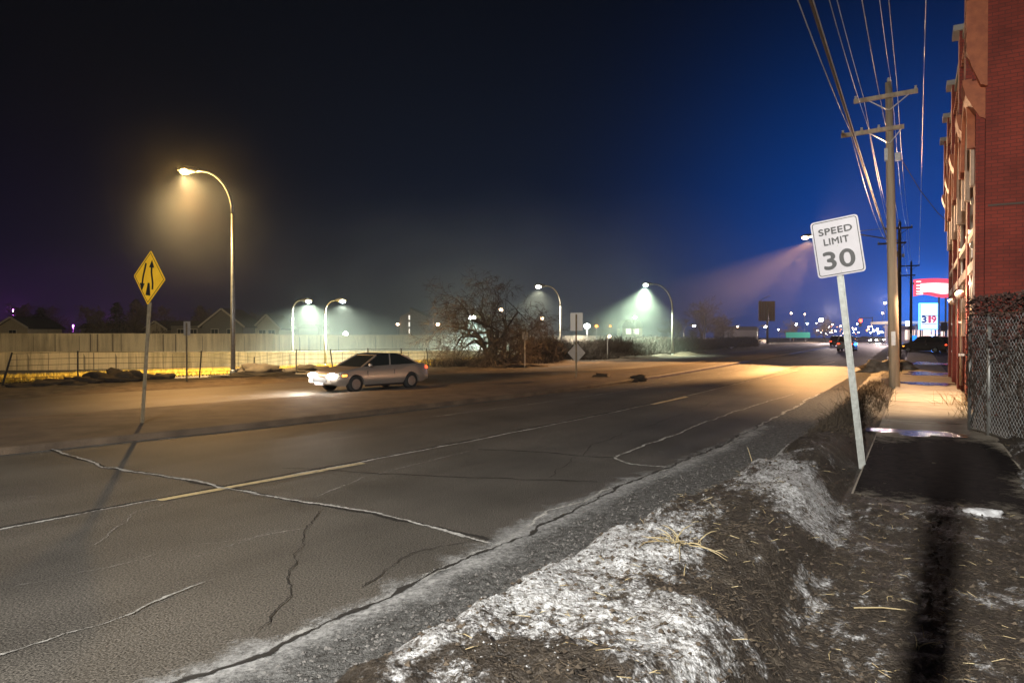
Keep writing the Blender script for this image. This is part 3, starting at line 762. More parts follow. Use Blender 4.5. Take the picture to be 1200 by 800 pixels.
# distant floodlights and lamps
def glow(name, label, p, r, m, power=0, color=(1,1,1), zb=-.3, cat='street lamp', group='small far lights of the town', pole=True):
    o = thing(name, label, cat, (p.x,p.y,zb), 0, group)
    if pole: MB().tube([(0,0,0),(0,0,p.z-zb)],[.09,.06],6).build('pole', M['steel'], o)
    MB().blob((0,0,p.z-zb),(r,r,r*.8),10,0).build('lamp_head', M[m], o, True)
    if power: point(p+Vector((0,-r*1.6,-r*1.4)), power, color, .2)
glow('floodlight','bright white floodlight right of the white median sign',P(688,382,110),.50,'whitelamp',1200,(1,.9,.8))
glow('floodlight','orange lamp right of the white floodlight',P(699,382,112),.30,'orange')
glow('floodlight','dim orange lamp left of the small unlit lamp post',P(715,382,118),.22,'orange')
glow('floodlight','small white lamp low behind the white median sign',P(714,394,90),.22,'warmlamp')
glow('floodlight','small white lamp beside the apartment block',P(466,380,140),.30,'warmlamp')
glow('floodlight','orange lamp right of the apartment block',P(513,380,150),.42,'warmlamp')
glow('floodlight','low orange lamp right of the apartment block',P(507,389,150),.25,'orange')
glow('floodlight','low white lamp on the noise wall line beyond the car',P(405,391,92),.32,'coollamp')
glow('floodlight','pinkish lamp high behind the bare bush',P(587,363,120),.35,'warmlamp')
glow('floodlight','lamp right of the bare bush seen between branches',P(635,373,100),.28,'warmlamp')
glow('floodlight','pair lamp low on the brush line near the median sign',P(706,418,60),.14,'warmlamp',zb=-.1)
glow('floodlight','second low lamp on the brush line near the median sign',P(711,418,60),.16,'warmlamp',zb=-.1)
glow('floodlight','small bluish lamp above the noise wall right of the cone lamp',P(744,372,130),.25,'coollamp')
rnd = random.Random(12)
base = [(927,367,1.0,'warmlamp','warm town lamp directly right of the billboard'),(943,368,.7,'warmlamp','small warm town lamp above the teal road sign'),
 (962,375,2.2,'whitelamp','brightest white town lamp left of the speed sign post'),(933,380,.9,'coollamp','small cool town lamp just above the teal road sign'),
 (946,379,.9,'coollamp','small cool town lamp right above the teal road sign end'),(1037,355,1.4,'warmlamp','highest town lamp between speed sign and utility pole'),
 (1034,367,1.0,'warmlamp','lower town lamp between speed sign and utility pole'),(985,382,.8,'warmlamp','small warm lamp just left of the speed sign post'),
 (912,386,.6,'coollamp','faint cool lamp low beside the billboard pole'),(872,386,.7,'whitelamp','faint white lamp left of the billboard')]
for px,py,r,m,lab in base:
    glow('street_lamp', lab, P(px,py,220), r*.30, m)
for i in range(48):
    px = rnd.uniform(955,1050); py = 392-abs(rnd.gauss(0,6))-rnd.random()*2; r = rnd.choice((.14,.18,.24,.34))
    glow('town_light','tiny point of light among the far town lights down the road',P(px,py,rnd.uniform(230,330)),r,rnd.choice(('warmlamp','warmlamp','whitelamp','coollamp','orange')),cat='town light',group='tiny town lights on the horizon',pole=False)

# ------------------------------------------------------------------ utility poles and lines
def util_pole(label, s, lean=(-.022,0), mw='wood', arms=True, top=10.1, tt=-.63):
    """local X runs to the right across the sidewalk (n), local Y along the street"""
    o = thing('utility_pole', label, 'utility pole', ST(s,tt,0), (0, lean[0], YAW-math.pi/2), 'wooden utility poles')
    MB().tube([(0,0,-.3),(0,0,top*.5),(0,0,top)],[.165,.14,.10],14).build('pole', M[mw], o, True)
    if arms:
        for z,a,b,tilt in ((8.55,-1.42,.42,.0),(9.62,-1.02,.82,.0)):
            c = MB().bar((a,-.17,z),(b,-.17,z),.10,.13).build('crossarm', M[mw], o)
            for q in ((-.62,-.17,z-.02),(.62 if b>.7 else .38,-.17,z-.02)):
                MB().bar(q,(0,-.17,z-.48),.04,.03).build('brace', M['insul' if mw=='wood' else mw], o)
            for x in ((-1.36,-.80,-.30) if z < 9 else (-.96,.76)):
                MB().tube([(x,-.17,z+.06),(x,-.17,z+.10),(x,-.17,z+.14),(x,-.17,z+.17)],[.03,.05,.03,.045],8).build('insulator', M['insul'], c, True)
        MB().tube([(0,0,top),(0,0,top+.1),(0,0,top+.16)],[.03,.05,.03],8).build('insulator', M['insul'], o, True)
        MB().box((-.16,-.1,7.55),(-.05,.1,7.95)).build('bracket', M['steel'], o)
        MB().box((.14,-.1,7.5),(.30,.05,7.75)).build('bracket', M['steel'], o)
        MB().box((-.06,-.17,1.5),(.06,-.150,1.95)).build('pole_plate', M['alu'], o)
    return o
SP = [-6.5,25.6,57.6,89.6]
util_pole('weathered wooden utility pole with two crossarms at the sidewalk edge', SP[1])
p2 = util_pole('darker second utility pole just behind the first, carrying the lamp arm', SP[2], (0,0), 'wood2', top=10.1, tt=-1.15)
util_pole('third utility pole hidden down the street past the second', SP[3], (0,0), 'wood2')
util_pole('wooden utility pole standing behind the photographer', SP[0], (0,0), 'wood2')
def line(label, t, z, s_list, r=.012, sag=.55, m='cable', name='power_line', dz=(0,0,0,0)):
    pts = []
    for a, b, za, zb in zip(s_list, s_list[1:], dz, dz[1:]):
        for i in range(24):
            u = i/24; s = a+(b-a)*u
            pts.append(ST(s, -.63+t, z+za+(zb-za)*u-4*sag*u*(1-u)))
    pts.append(ST(s_list[-1], -.63+t, z+dz[len(s_list)-1]))
    return tag(MB().tube(pts, r, 5).build(name, M[cable_m(m)], smooth=True), label, 'power line', 'overhead wires along the street')
def cable_m(m): return m
line('overhead wire over the outer end of the lower crossarm', -1.36, 8.72, SP, .013)
line('overhead wire over the middle of the lower crossarm', -.80, 8.72, SP, .010, .75)
line('overhead wire over the lower crossarm beside the pole', -.30, 8.72, SP, .010, .62)
line('overhead wire over the road end of the upper crossarm', -.96, 9.79, SP, .011)
line('overhead wire over the building end of the upper crossarm', .76, 9.79, SP, .011)
line('overhead wire passing over the very top of the poles', 0, 10.25, SP, .010)
line('thin overhead wire just below the pole top wire', -.12, 9.9, SP, .008, .9)
line('thick dark twisted cable crossing in front of both crossarms', -1.12, 8.25, [SP[0],SP[2],SP[3]], .04, .15, 'cable_dark')
line('pale thin cable strapped along the thick dark cable', -1.07, 8.20, [SP[0],SP[2],SP[3]], .014, .15)
a = ST(SP[1],-.55,7.7); b = ST(33,1.25,6.2)
tag(MB().tube([a,a.lerp(b,.33)+Vector((0,0,-.25)),a.lerp(b,.66)+Vector((0,0,-.25)),b],.014,5).build('service_drop',M['cable_dark']),'dark service wire drooping from the pole to the brick building','power line')
# arm and lamp on the second pole
hx = 5.9
o = thing('lamp_arm','long lamp arm with lit head reaching over the road from the second pole','street lamp', ST(SP[2],-1.15,0),(0,0,YAW-math.pi/2))
MB().tube([(-.1,0,8.75),(-2.5,0,9.35),(-5,0,9.62),(-hx,0,9.55)],[.05,.045,.04,.035],8).build('arm',M['steel'],o,True)
MB().tube([(-.1,0,9.75),(-3,0,9.62)],[.02,.02],6).build('stay',M['steel'],o,True)
hd = MB().tube([(-hx+.1,0,9.55),(-hx-.1,0,9.55),(-hx-.5,0,9.52),(-hx-.85,0,9.5)],[.06,.14,.17,.06],10).build('lamp_head',M['steel'],o,True)
MB().blob((-hx-.5,0,9.42),(.26,.2,.14),12,0).build('lens',M['warmlamp'],hd,True)
LP = ST(SP[2],-.63-hx-.5,9.15)
for ax_,ay_,pw_ in ((-.36,-.93,30000),(-.62,-.78,62000),(-.84,-.54,90000)):
    spot(LP, LP+Vector((ax_*21,ay_*21,-9.15)), pw_, (1,.50,.17), 23, .55, .12)
spot(LP, LP+Vector((-.5,-.5,-9.15)), 900, (1,.60,.26), 120, 1., .12)
spot(LP, ST(24,1.2,6.9), 52000, (1,.60,.32), 15, .8, .12)
point(LP+Vector((0,0,-.1)), 300, (1,.72,.42))

# ------------------------------------------------------------------ brick building; local X down the street, local -Y into the lot
S0, S1, TB = 18.0, 33.0, 1.25
BR = thing('brick_building','old red brick building with arched stone windows beside the sidewalk','building', ST(S0,TB,0), YAW)
L = S1-S0; H = 9.5
def arch_panel(x0,x1,z0,z1,cx,hw,sill,spring,y0,y1):
    """wall panel with one arched opening, as an outline split in four prisms"""
    mb = MB()
    mb.box((x0,y0,z0),(cx-hw,y1,z1)); mb.box((cx+hw,y0,z0),(x1,y1,z1)); mb.box((cx-hw,y0,z0),(cx+hw,y1,sill))
    n = 14; arc = [(cx-hw*math.cos(math.pi*i/n), spring+hw*math.sin(math.pi*i/n)) for i in range(n+1)]
    mb.prism([(cx-hw,z1)]+arc+[(cx+hw,z1)], y0, y1)
    return mb
def arch_ring(cx,hw,w,spring,y0,y1,drop=.35,point=0.):
    n = 16; a = [(cx-(hw+w)*math.cos(math.pi*i/n), spring+(hw+w+point)*math.sin(math.pi*i/n)) for i in range(n+1)]
    b = [(cx-hw*math.cos(math.pi*i/n), spring+hw*math.sin(math.pi*i/n)) for i in range(n+1)]
    mb = MB()
    for i in range(n): mb.prism([b[i],a[i],a[i+1],b[i+1]], y0, y1)
    mb.box((cx-hw-w,y0,spring-drop),(cx-hw,y1,spring)); mb.box((cx+hw,y0,spring-drop),(cx+hw+w,y1,spring))
    return mb
DEP = 12
wall = MB().box((0.0,-DEP,0),(.30,-.30,H)).box((L-.3,-DEP,0),(L,-.3,H)).box((.3,-DEP,0),(L-.3,-DEP+.3,H))
wall.build('wall', M['brick'], BR)
MB().box((.05,-DEP+.05,H-.35),(L-.05,-.3,H-.2)).build('roof', M['roof'], BR)
piers = [.45, 3.2, 7.6, 11.3, 14.75]
bays = [(.0,3.2),(3.2,7.6),(7.6,11.3),(11.3,L)]
front = MB()
for i,(a,b) in enumerate(bays):
    cx = (a+b)/2+.05; hw = (b-a)*.27
    f = arch_panel(a,b,3.4,H-.9,cx,hw,4.3,6.1,-.30,0); front.v, off = front.v+f.v, len(front.v)
    front.f += [tuple(q+off for q in g) for g in f.f]
    f = arch_panel(a,b,0,3.4,cx,hw,.9,2.3,-.30,0); off = len(front.v); front.v += f.v; front.f += [tuple(q+off for q in g) for g in f.f]
    front.box((a,-.3,H-.9),(b,0,H))
    arch_ring(cx,hw,.30,6.1,-.02,.24,.9,.1).build('arch_trim', M['stone'], BR)
    arch_ring(cx,hw+.33,.14,6.1,-.02,.32,.1,.15).build('hood_mould', M['cornice'], BR)
    arch_ring(cx,hw,.22,2.3,-.02,.10,.5).build('arch_trim', M['stone'], BR)
    MB().box((cx-hw-.35,-.2,4.16),(cx+hw+.35,.16,4.32)).build('sill', M['stone'], BR)
    for z0,z1,sp in ((4.32,6.1,1),(.9,2.3,0)):
        win = MB()
        for x in (cx-hw+.04, cx, cx+hw-.04): win.box((x-.05,-.26,z0),(x+.05,-.12,z1))
        win.box((cx-hw,-.25,z0),(cx+hw,-.13,z0+.1)).box((cx-hw,-.25,z1-.06),(cx+hw,-.13,z1+.05)).box((cx-hw,-.25,(z0+z1)/2-.04),(cx+hw,-.14,(z0+z1)/2+.04))
        wn = win.build('window', M['frame'], BR)
        MB().box((cx-hw,-.24,z0),(cx+hw,-.20,z1+hw)).build('pane', M['glass' if sp else 'board'], wn)
front.build('facade', M['brick'], BR)
for i,x in enumerate(piers):
    top = H+.28
    w = .30 if i else .34
    p = MB().box((x-w,0.004,0),(x+w,.17,7.2)); p.prism([(.004,6.8),(.17,6.8),(.36,7.5),(.36,H+.1),(.004,H+.1)], x-w, x+w, axis='x')
    pr = p.build('pilaster', M['brick'], BR)
    MB().box((x-w-.08,-.1,H+.1),(x+w+.08,.50,H+.24)).build('cap', M['cap'], pr)
    # curved corbel hood under the cap
    MB().prism([(.0,6.55),(.10,6.6),(.24,6.85),(.36,7.10),(.42,7.35),(.42,7.45),(.0,7.45)], x-w-.05, x+w+.05, axis='x').build('corbel', M['cornice'], pr)
for (a,b) in bays:
    MB().box((a+.05,.004,H-.12),(b-.05,.30,H+.02)).build('coping', M['cap'], BR)
    for r in range(5):                      # corbel courses with dentils
        z = 7.72+r*.22; n = int((b-a-.7)/.24); d = MB()
        for k2 in range(n):
            x = a+.38+k2*.24+(.12 if r%2 else 0); d.box((x,.004,z),(x+.12,.10+.058*r,z+.13))
        d.build('dentil_course', M['cornice'], BR)
        MB().box((a+.33,.004,z+.135),(b-.33,.07+.058*r,z+.215)).build('corbel_course', M['brick'], BR)
    MB().box((a+.3,.004,3.35),(b-.3,.16,3.58)).build('belt_course', M['stone'], BR)
# downpipes / conduits with clamps
for x,y,z0,z1,r in ((.98,.06,.3,8.3,.035),(2.72,.08,.2,7.0,.05),(3.75,.09,.3,6.9,.045),(7.0,.09,.3,7.0,.05),(11.9,.1,.3,7.0,.05)):
    pp = MB().tube([(x,y,z0),(x,y,z1)],r,10).build('downpipe', M['pipe'], BR, True)
    for z in (1.2,2.2,3.1,4.4,5.2,6.2): MB().box((x-r-.03,0.004,z),(x+r+.03,y+r+.02,z+.07)).build('clamp', M['pipe'], pp)
for x,z in ((3.3,2.9),(7.7,2.9),(.85,3.9),(.85,4.9)):
    MB().blob((x,.30 if x > 2 else .12,z),(.14,.12,.12),10,.1,2).build('wall_lamp', M['pipe'], BR, True)
spot(ST(S0+3.3,TB-.55,3.6), ST(S0+3.0,-.3,0), 1700, (1,.64,.34), 108, .35, .06)
spot(ST(S0+7.7,TB-.55,3.2), ST(S0+7.0,-.8,0), 600, (1,.62,.36), 130, .5, .06)
point(ST(S0+3.0,TB-.75,3.1), 90, (1,.80,.62), .06); point(ST(S0+8.2,TB-.8,3.1), 60, (1,.80,.62), .06)
# patch of pale plaster near the corner
MB().prism([(.95,2.6),(2.3,2.9),(2.3,5.0),(1.7,5.4),(1.2,4.4),(.95,4.1)],.004,.014).build('plaster_patch', M['stone'], BR)
# corner return and side wall details
MB().box((-.025,-DEP,4.62),(-.003,-.05,4.66)).build('wall_cable', M['cable_dark'], BR)
MB().prism([(.0,H+.0),(-.12,H),(-.12,7.9),(-.05,7.6),(.0,7.4)], -DEP, .25).build('side_cornice', M['brick'], BR)
crn = MB().prism([(-.02,7.2),(.10,7.25),(.26,7.65),(.36,8.0),(.36,9.1),(-.02,9.1)], -.13, .55, axis='x').build('corner_corbel', M['cornice'], BR)

# ------------------------------------------------------------------ chain link fence with vines, mound behind it
FA = Vector((8.22,12.25,.15)); FD = Vector((7.8-8.22,10.4-12.25,0)).normalized()
M['chain'] = mat('zinc wire',(.60,.62,.62),.45,.2)
def chain_fence():
    o = thing('chain_link_fence','sagging chain link fence with grey posts beside the brick building','fence',FA)
    Lf, Hf = 5.2, 2.05
    for x in (0,.75,2.35,4.2): MB().tube([FD*x+Vector((0,0,-.2)),FD*x+Vector((0,0,Hf))],[.032,.03],10).build('post',M['steel'],o,True)
    MB().tube([Vector((0,0,Hf)),FD*Lf+Vector((0,0,Hf))],.012,8).build('top_rail',M['darkpost'],o,True)
    MB().tube([Vector((0,0,.03)),FD*Lf+Vector((0,0,.05))],.016,8).build('bottom_rail',M['steel'],o,True)
    MB().tube([FD*.02+Vector((0,0,.1)),FD*.72+Vector((0,0,.95))],.014,6).build('brace_rail',M['steel'],o,True)
    mb = MB(); st = .105; n = int((Lf+Hf)/st)
    nrm = Vector((-FD.y,FD.x,0))
    for i in range(n):
        u = i*st
        for sg in (1,-1):
            a0 = u-Hf if sg == 1 else u; 
            x0, z0, x1, z1 = (u-Hf, 0., u, Hf) if sg==1 else (u, 0., u-Hf, Hf)
            def cl(x0,z0,x1,z1):
                dx, dz = x1-x0, z1-z0; t0, t1 = 0., 1.
                for p_, q_ in ((-dx, x0),(dx, Lf-x0)):
                    if abs(p_) < 1e-9: continue
                    r_ = q_/p_
                    if p_ < 0: t0 = max(t0, r_)
                    else: t1 = min(t1, r_)
                return t0, t1
            t0, t1 = cl(x0,z0,x1,z1)
            if t1-t0 < .02: continue
            A = FD*(x0+(x1-x0)*t0)+Vector((0,0,z0+(z1-z0)*t0+.03)); B = FD*(x0+(x1-x0)*t1)+Vector((0,0,z0+(z1-z0)*t1))
            mb.bar(A+nrm*.003*sg,B+nrm*.003*sg,.0034)
    mb.build('chain_mesh',M['chain'],o)
chain_fence()
BN = Vector((-FD.y,FD.x,0)) # towards lot?
if BN.x < 0: BN = -BN
# vines: woody stems and dead leaves
rnd = random.Random(21); mb = MB(); lf = MB()
for i in range(420):
    x = rnd.uniform(-.1,5.0); z = rnd.uniform(.0,.9)
    p = FA+FD*x+BN*rnd.uniform(-.03,.22)+Vector((0,0,z-.1)); pts = []; d = Vector((rnd.uniform(-.5,.5),0,1))
    for k2 in range(9):
        pts.append(p.copy()); q = FD*rnd.uniform(-.16,.16)+BN*rnd.uniform(-.06,.06)+Vector((0,0,rnd.uniform(.02,.30)))
        p = p+q
        if p.z > 2.35: q.z = -.1; p.z = 2.3
    mb.tube(pts,[.009*(1-.09*k2) for k2 in range(9)],4)
for i in range(7500):
    x = rnd.uniform(-.15,5.1); z = .25+2.12*math.sqrt(rnd.random())
    if z < 1.25 and rnd.random() < .80: continue
    p = FA+FD*x+BN*rnd.uniform(-.06,.28)+Vector((0,0,z)); a = rnd.uniform(.02,.055)
    u1 = Vector((rnd.gauss(0,1),rnd.gauss(0,1),rnd.gauss(0,1))).normalized(); u2 = u1.orthogonal().normalized()
    lf.add([p-u1*a,p+u2*a*.6,p+u1*a,p-u2*a*.6],[(0,1,2,3)])
v = thing('dead_vine','tangle of dead dark vines and curled leaves climbing the chain link fence','vine')
M['deadleaf'] = mat('dead leaf',(.14,.07,.055),.9,0,(.045,.028,.024),5)
M['vine'] = mat('vine wood',(.075,.055,.042),.9)
mb.build('vine_stems',M['vine'],v); tag(lf.build('dead_leaves',M['deadleaf'],v),kind='stuff')
# rubble / earth mound behind
mb = MB(); n = 46
c0 = ST(15.0,3.4,0)
for i in range(n):
    for j in range(n):
        u_, v_ = (i/(n-1)-.5)*2, (j/(n-1)-.5)*2
        x = u_*3.4; y = v_*2.1; r2 = (x/3.4)**2+(y/2.1)**2
        z = 3.2*max(0,1-r2)**.55
        q = Vector((x,y,0)); z += (.35*noise.noise(q*1.1)+.2*noise.noise(q*3)+.07*noise.noise(q*9))*(1 if r2<1 else 0)
        mb.v.append(c0+ (Vector((US,UC,0))*(-x)) + Vector((UC,-US,0))*y + Vector((0,0,max(-.05,z))))
for i in range(n-1):
    for j in range(n-1): a = i*n+j; mb.f.append((a,a+1,a+n+1,a+n))
M['rubble'] = mat('grey earth and rubble',(.04,.035,.032),.9,0,(.24,.22,.20),2.2,1.,10)
tag(mb.build('rubble_heap',M['rubble'],smooth=True),'grey heap of earth and rubble piled against the brick side wall behind the fence','rubble heap')
# scrub at the building foot, pale snow pile by the pole
def weeds(s,t,n,h,label,seed,m='thatch'):
    rnd = random.Random(seed); mb = MB(); c = ST(s,t,.1)
    for _ in range(n):
        p = c+Vector((rnd.gauss(0,h*.4),rnd.gauss(0,h*.4),0)); a = rnd.random()*6.28; el = rnd.uniform(.5,1.5); L_ = h*rnd.uniform(.5,1.2)
        d = Vector((math.cos(a)*math.cos(el),math.sin(a)*math.cos(el),math.sin(el))); pts=[]
        for k2 in range(4): pts.append(p.copy()); p = p+d*L_/3; d = (d+Vector((rnd.uniform(-.3,.3),rnd.uniform(-.3,.3),-.1))).normalized()
        mb.tube(pts,[.004,.0035,.003,.001],3)
    return tag(mb.build('weed_clump',M[m]),label,'weeds',group='dry weeds by the sidewalk')
weeds(19.6,1.02,110,.55,'dry weed clump at the foot of the brick pilaster',31,'straw')
weeds(16.8,1.05,90,.5,'tan weed clump between fence corner and brick wall',32,'straw')
weeds(17.5,-1.0,150,.5,'bushy dry weeds on the bank left of the bright sidewalk',33,'thatch')
weeds(19.8,-1.0,150,.5,'bushy dry weeds on the bank just before the utility pole',34,'thatch')
weeds(15.2,-1.15,130,.45,'dark dry weeds on the bank behind the speed sign post',35,'thatch')
c = G(1043,436); tag(MB().blob((c.x,c.y,.0),(1.45,.9,.62),20,.35,4).build('snow_pile',M['pile'],smooth=True),'dirty pale snow pile behind the base of the utility pole','snow pile')
# graffiti-like torn poster pieces on the base of the pilaster
rnd = random.Random(3)
for i in range(7):
    x = .15+.5*rnd.random(); z = .5+.26*i; MB().prism([(x-.1,z),(x+.08,z-.03),(x+.12,z+.13),(x-.02,z+.2),(x-.13,z+.1)],.222,.226).build('torn_poster', M['trim'], BR)

# ------------------------------------------------------------------ lettering
def lettering(name, txt, w, h, mt, parent, centre, right, up, bold=.0, thick=.002):
    """text scaled to w x h around centre, in the plane (right, up) of the parent"""
    cu = bpy.data.curves.new(name,'FONT'); cu.body = txt; cu.size = 1; cu.extrude = 0; cu.space_character = 1.06
    t = bpy.data.objects.new(name, cu); col.objects.link(t)
    me = bpy.data.meshes.new_from_object(t.evaluated_get(bpy.context.evaluated_depsgraph_get()))
    bpy.data.objects.remove(t)
    xs = [v.co.x for v in me.vertices]; ys = [v.co.y for v in me.vertices]
    x0,x1,y0,y1 = min(xs),max(xs),min(ys),max(ys)
    right = Vector(right); up = Vector(up); nn = right.cross(up); mb = MB()
    for q,(dx,dy) in enumerate(((0,0),(bold,0),(-bold,0),(0,bold),(0,-bold)) if bold else ((0,0),)):
        mb.add([Vector(centre)+right*(((v.co.x-x0)/(x1-x0)-.5)*w+dx)+up*(((v.co.y-y0)/(y1-y0)-.5)*h+dy)+nn*(thick+q*.0004) for v in me.vertices],[tuple(p.vertices) for p in me.polygons])
    return mb.build(name, mt, parent)
def rrect(w,h,r,n=6):
    out = []
    for cx,cz,a0 in ((w/2-r,h/2-r,0),(-w/2+r,h/2-r,90),(-w/2+r,-h/2+r,180),(w/2-r,-h/2+r,270)):
        for i in range(n+1):
            a = R(a0+90*i/n); out.append((cx+r*math.cos(a),cz+r*math.sin(a)))
    return out
# speed limit sign
bs = G(1012,548,.12)
SG = thing('speed_limit_sign','white speed limit 30 sign on a leaning pale steel post','road sign',(bs.x,bs.y,.05),(0,R(-6.2),-R(30.7)))
pm = MB(); 
for x0,x1,y0,y1 in ((-.028,.028,-.006,.0),(-.028,-.023,0,.03),(.023,.028,0,.03),(-.042,-.023,.03,.034),(.023,.042,.03,.034)): pm.box((x0,y0,-.4),(x1,y1,3.0))
pm.build('post',M['post'],SG)
PW,PH = .575,.755
pc = Vector((.012,-.014,2.975)); ra = R(-2.0)
T = Matrix.Translation(pc) @ Matrix.Rotation(ra,4,'Y')
rx = (T.to_3x3() @ Vector((1,0,0))); uz = (T.to_3x3() @ Vector((0,0,1)))
pn = MB().prism(rrect(PW,PH,.045),-.003,.003,T).build('sign_panel',M['white'],SG)
bd = MB(); o_, i_ = rrect(PW-.035,PH-.035,.035), rrect(PW-.055,PH-.055,.027)
for q in range(len(o_)):
    a,b = q,(q+1)%len(o_); bd.add([T@Vector((o_[a][0],-.0055,o_[a][1])),T@Vector((o_[b][0],-.0055,o_[b][1])),T@Vector((i_[b][0],-.0055,i_[b][1])),T@Vector((i_[a][0],-.0055,i_[a][1]))],[(0,1,2,3)])
bd.build('border',M['black'],pn)
def on(x,z): return T@Vector((x,-.0055,z))
lettering('lettering','SPEED',.40,.085,M['black'],pn,on(0,.222),rx,uz,.0035)
lettering('lettering','LIMIT',.30,.085,M['black'],pn,on(-.005,.085),rx,uz,.0035)
lettering('lettering','30',.37,.225,M['black'],pn,on(-.005,-.165),rx,uz,.008)
for z in (.015,-.33): MB().tube([on(0,z),on(0,z)+Vector((0,-.006,0))],.009,8).build('bolt',M['steel'],pn)

# yellow diamond sign with two-way arrows
bs = G(165,496,.12)
YS = thing('divided_highway_sign','yellow diamond sign with two black arrows on a brown leaning post','road sign',(bs.x,bs.y,.10),(0,R(6.5),-R(31)))
MB().box((-.035,.0,-.3),(.035,.035,2.50)).build('post',M['rustpost'],YS)
D = .545
T = Matrix.Translation((-.01,-.010,2.86)) @ Matrix.Rotation(R(0),4,'Y')
dia = []
for cx,cz,a0 in ((D-.04,0,-45),(0,D-.04,45),(-D+.04,0,135),(0,-D+.04,225)):
    for i in range(5): a = R(a0+90*i/4); dia.append((cx*.955+.03*math.cos(a),cz*.955+.03*math.sin(a)))
dp = MB().prism(dia,-.004,.004,T).build('sign_panel',M['yellow'],YS)
rim_ = MB()
for q in range(4):
    c4 = [(0,D-.07),(D-.07,0),(0,-D+.07),(-D+.07,0)]; a,b = c4[q],c4[(q+1)%4]
    rim_.bar(T@Vector((a[0],-.006,a[1])),T@Vector((b[0],-.006,b[1])),.012,.002,up=(0,1,0))
rim_.build('border',M['black'],dp)
def curve_arrow(pts, w, tip, name):
    mb = MB()
    for i in range(len(pts)-1):
        a,b = Vector((pts[i][0],0,pts[i][1])),Vector((pts[i+1][0],0,pts[i+1][1])); d = (b-a).normalized(); nn = Vector((-d.z,0,d.x))*w/2; d = d*.004
        mb.add([T@(v+Vector((0,-.0065,0))) for v in (a-nn-d,a+nn-d,b+nn+d,b-nn+d)],[(0,1,2,3)])
    e = Vector((pts[-1][0],0,pts[-1][1])); d = Vector((0,0,tip)); n2 = Vector((.085,0,0))
    mb.add([T@(v+Vector((0,-.007,0))) for v in (e-n2,e+n2,e+d)],[(0,1,2)])
    mb.build(name,M['black'],dp)
curve_arrow([(-.13,.27),(-.15,.18),(-.19,.05),(-.21,-.06),(-.215,-.12)],.055,-.15,'arrow')
curve_arrow([(.13,-.21),(.13,-.10),(.10,.0),(.07,.10),(.065,.20)],.055,.15,'arrow')
MB().add([T@Vector(v) for v in ((-.075,-.0065,-.34),(.075,-.0065,-.34),(.035,-.0065,-.10),(-.035,-.0065,-.10))],[(0,1,2,3)]) 
mbx = MB(); mbx.add([T@Vector(v) for v in ((-.085,-.0065,-.34),(.075,-.0065,-.34),(.03,-.0065,-.10),(-.03,-.0065,-.10))],[(0,1,2,3)]); mbx.build('median_mark',M['black'],dp)

# signs seen from behind on the median and verge
def back_sign(label, px, py, ptop, zb=.1, w=.6, h=.75, dia=False, lean=0, yaw=-R(33), pm='rustpost', wpx=None):
    b = G(px,py,zb); zt = CH+(392-ptop)/800*b.y
    o = thing('median_sign' if dia else 'verge_sign',label,'road sign',(b.x,b.y,zb),(0,lean,yaw))
    H_ = zt-zb
    MB().box((-.03,-.03,-.2),(.03,.0,H_-.06)).build('post',M[pm],o)
    MB().prism([(-w/2,H_-h),(w/2,H_-h),(w/2,H_),(-w/2,H_)],.003,.010).build('sign_panel',M['alu' if not dia else 'whiteback'],o)
    if dia:
        z = 1.02; r=.40
        MB().prism([(0,z-r),(r,z),(0,z+r),(-r,z)],.003,.010).build('diamond_panel',M['alu'],o)
    return o
M['whiteback'] = mat('bright sign back',(.86,.86,.84),.35,.0)
back_sign('white rectangular sign above a small grey diamond on the median',675.5,443,366.5,.1,.56,.72,True)
back_sign('small pale sign seen from behind on a thin post left of the tall lamp',219,446,376.5,0,.32,.56,yaw=-R(15))
back_sign('small narrow sign on a pale post right of the bare bush',615,431,389,0,.36,.42,pm='steel')
back_sign('thin marker post with small plate beyond the median sign',712,421,392,0,.14,.14,pm='steel')

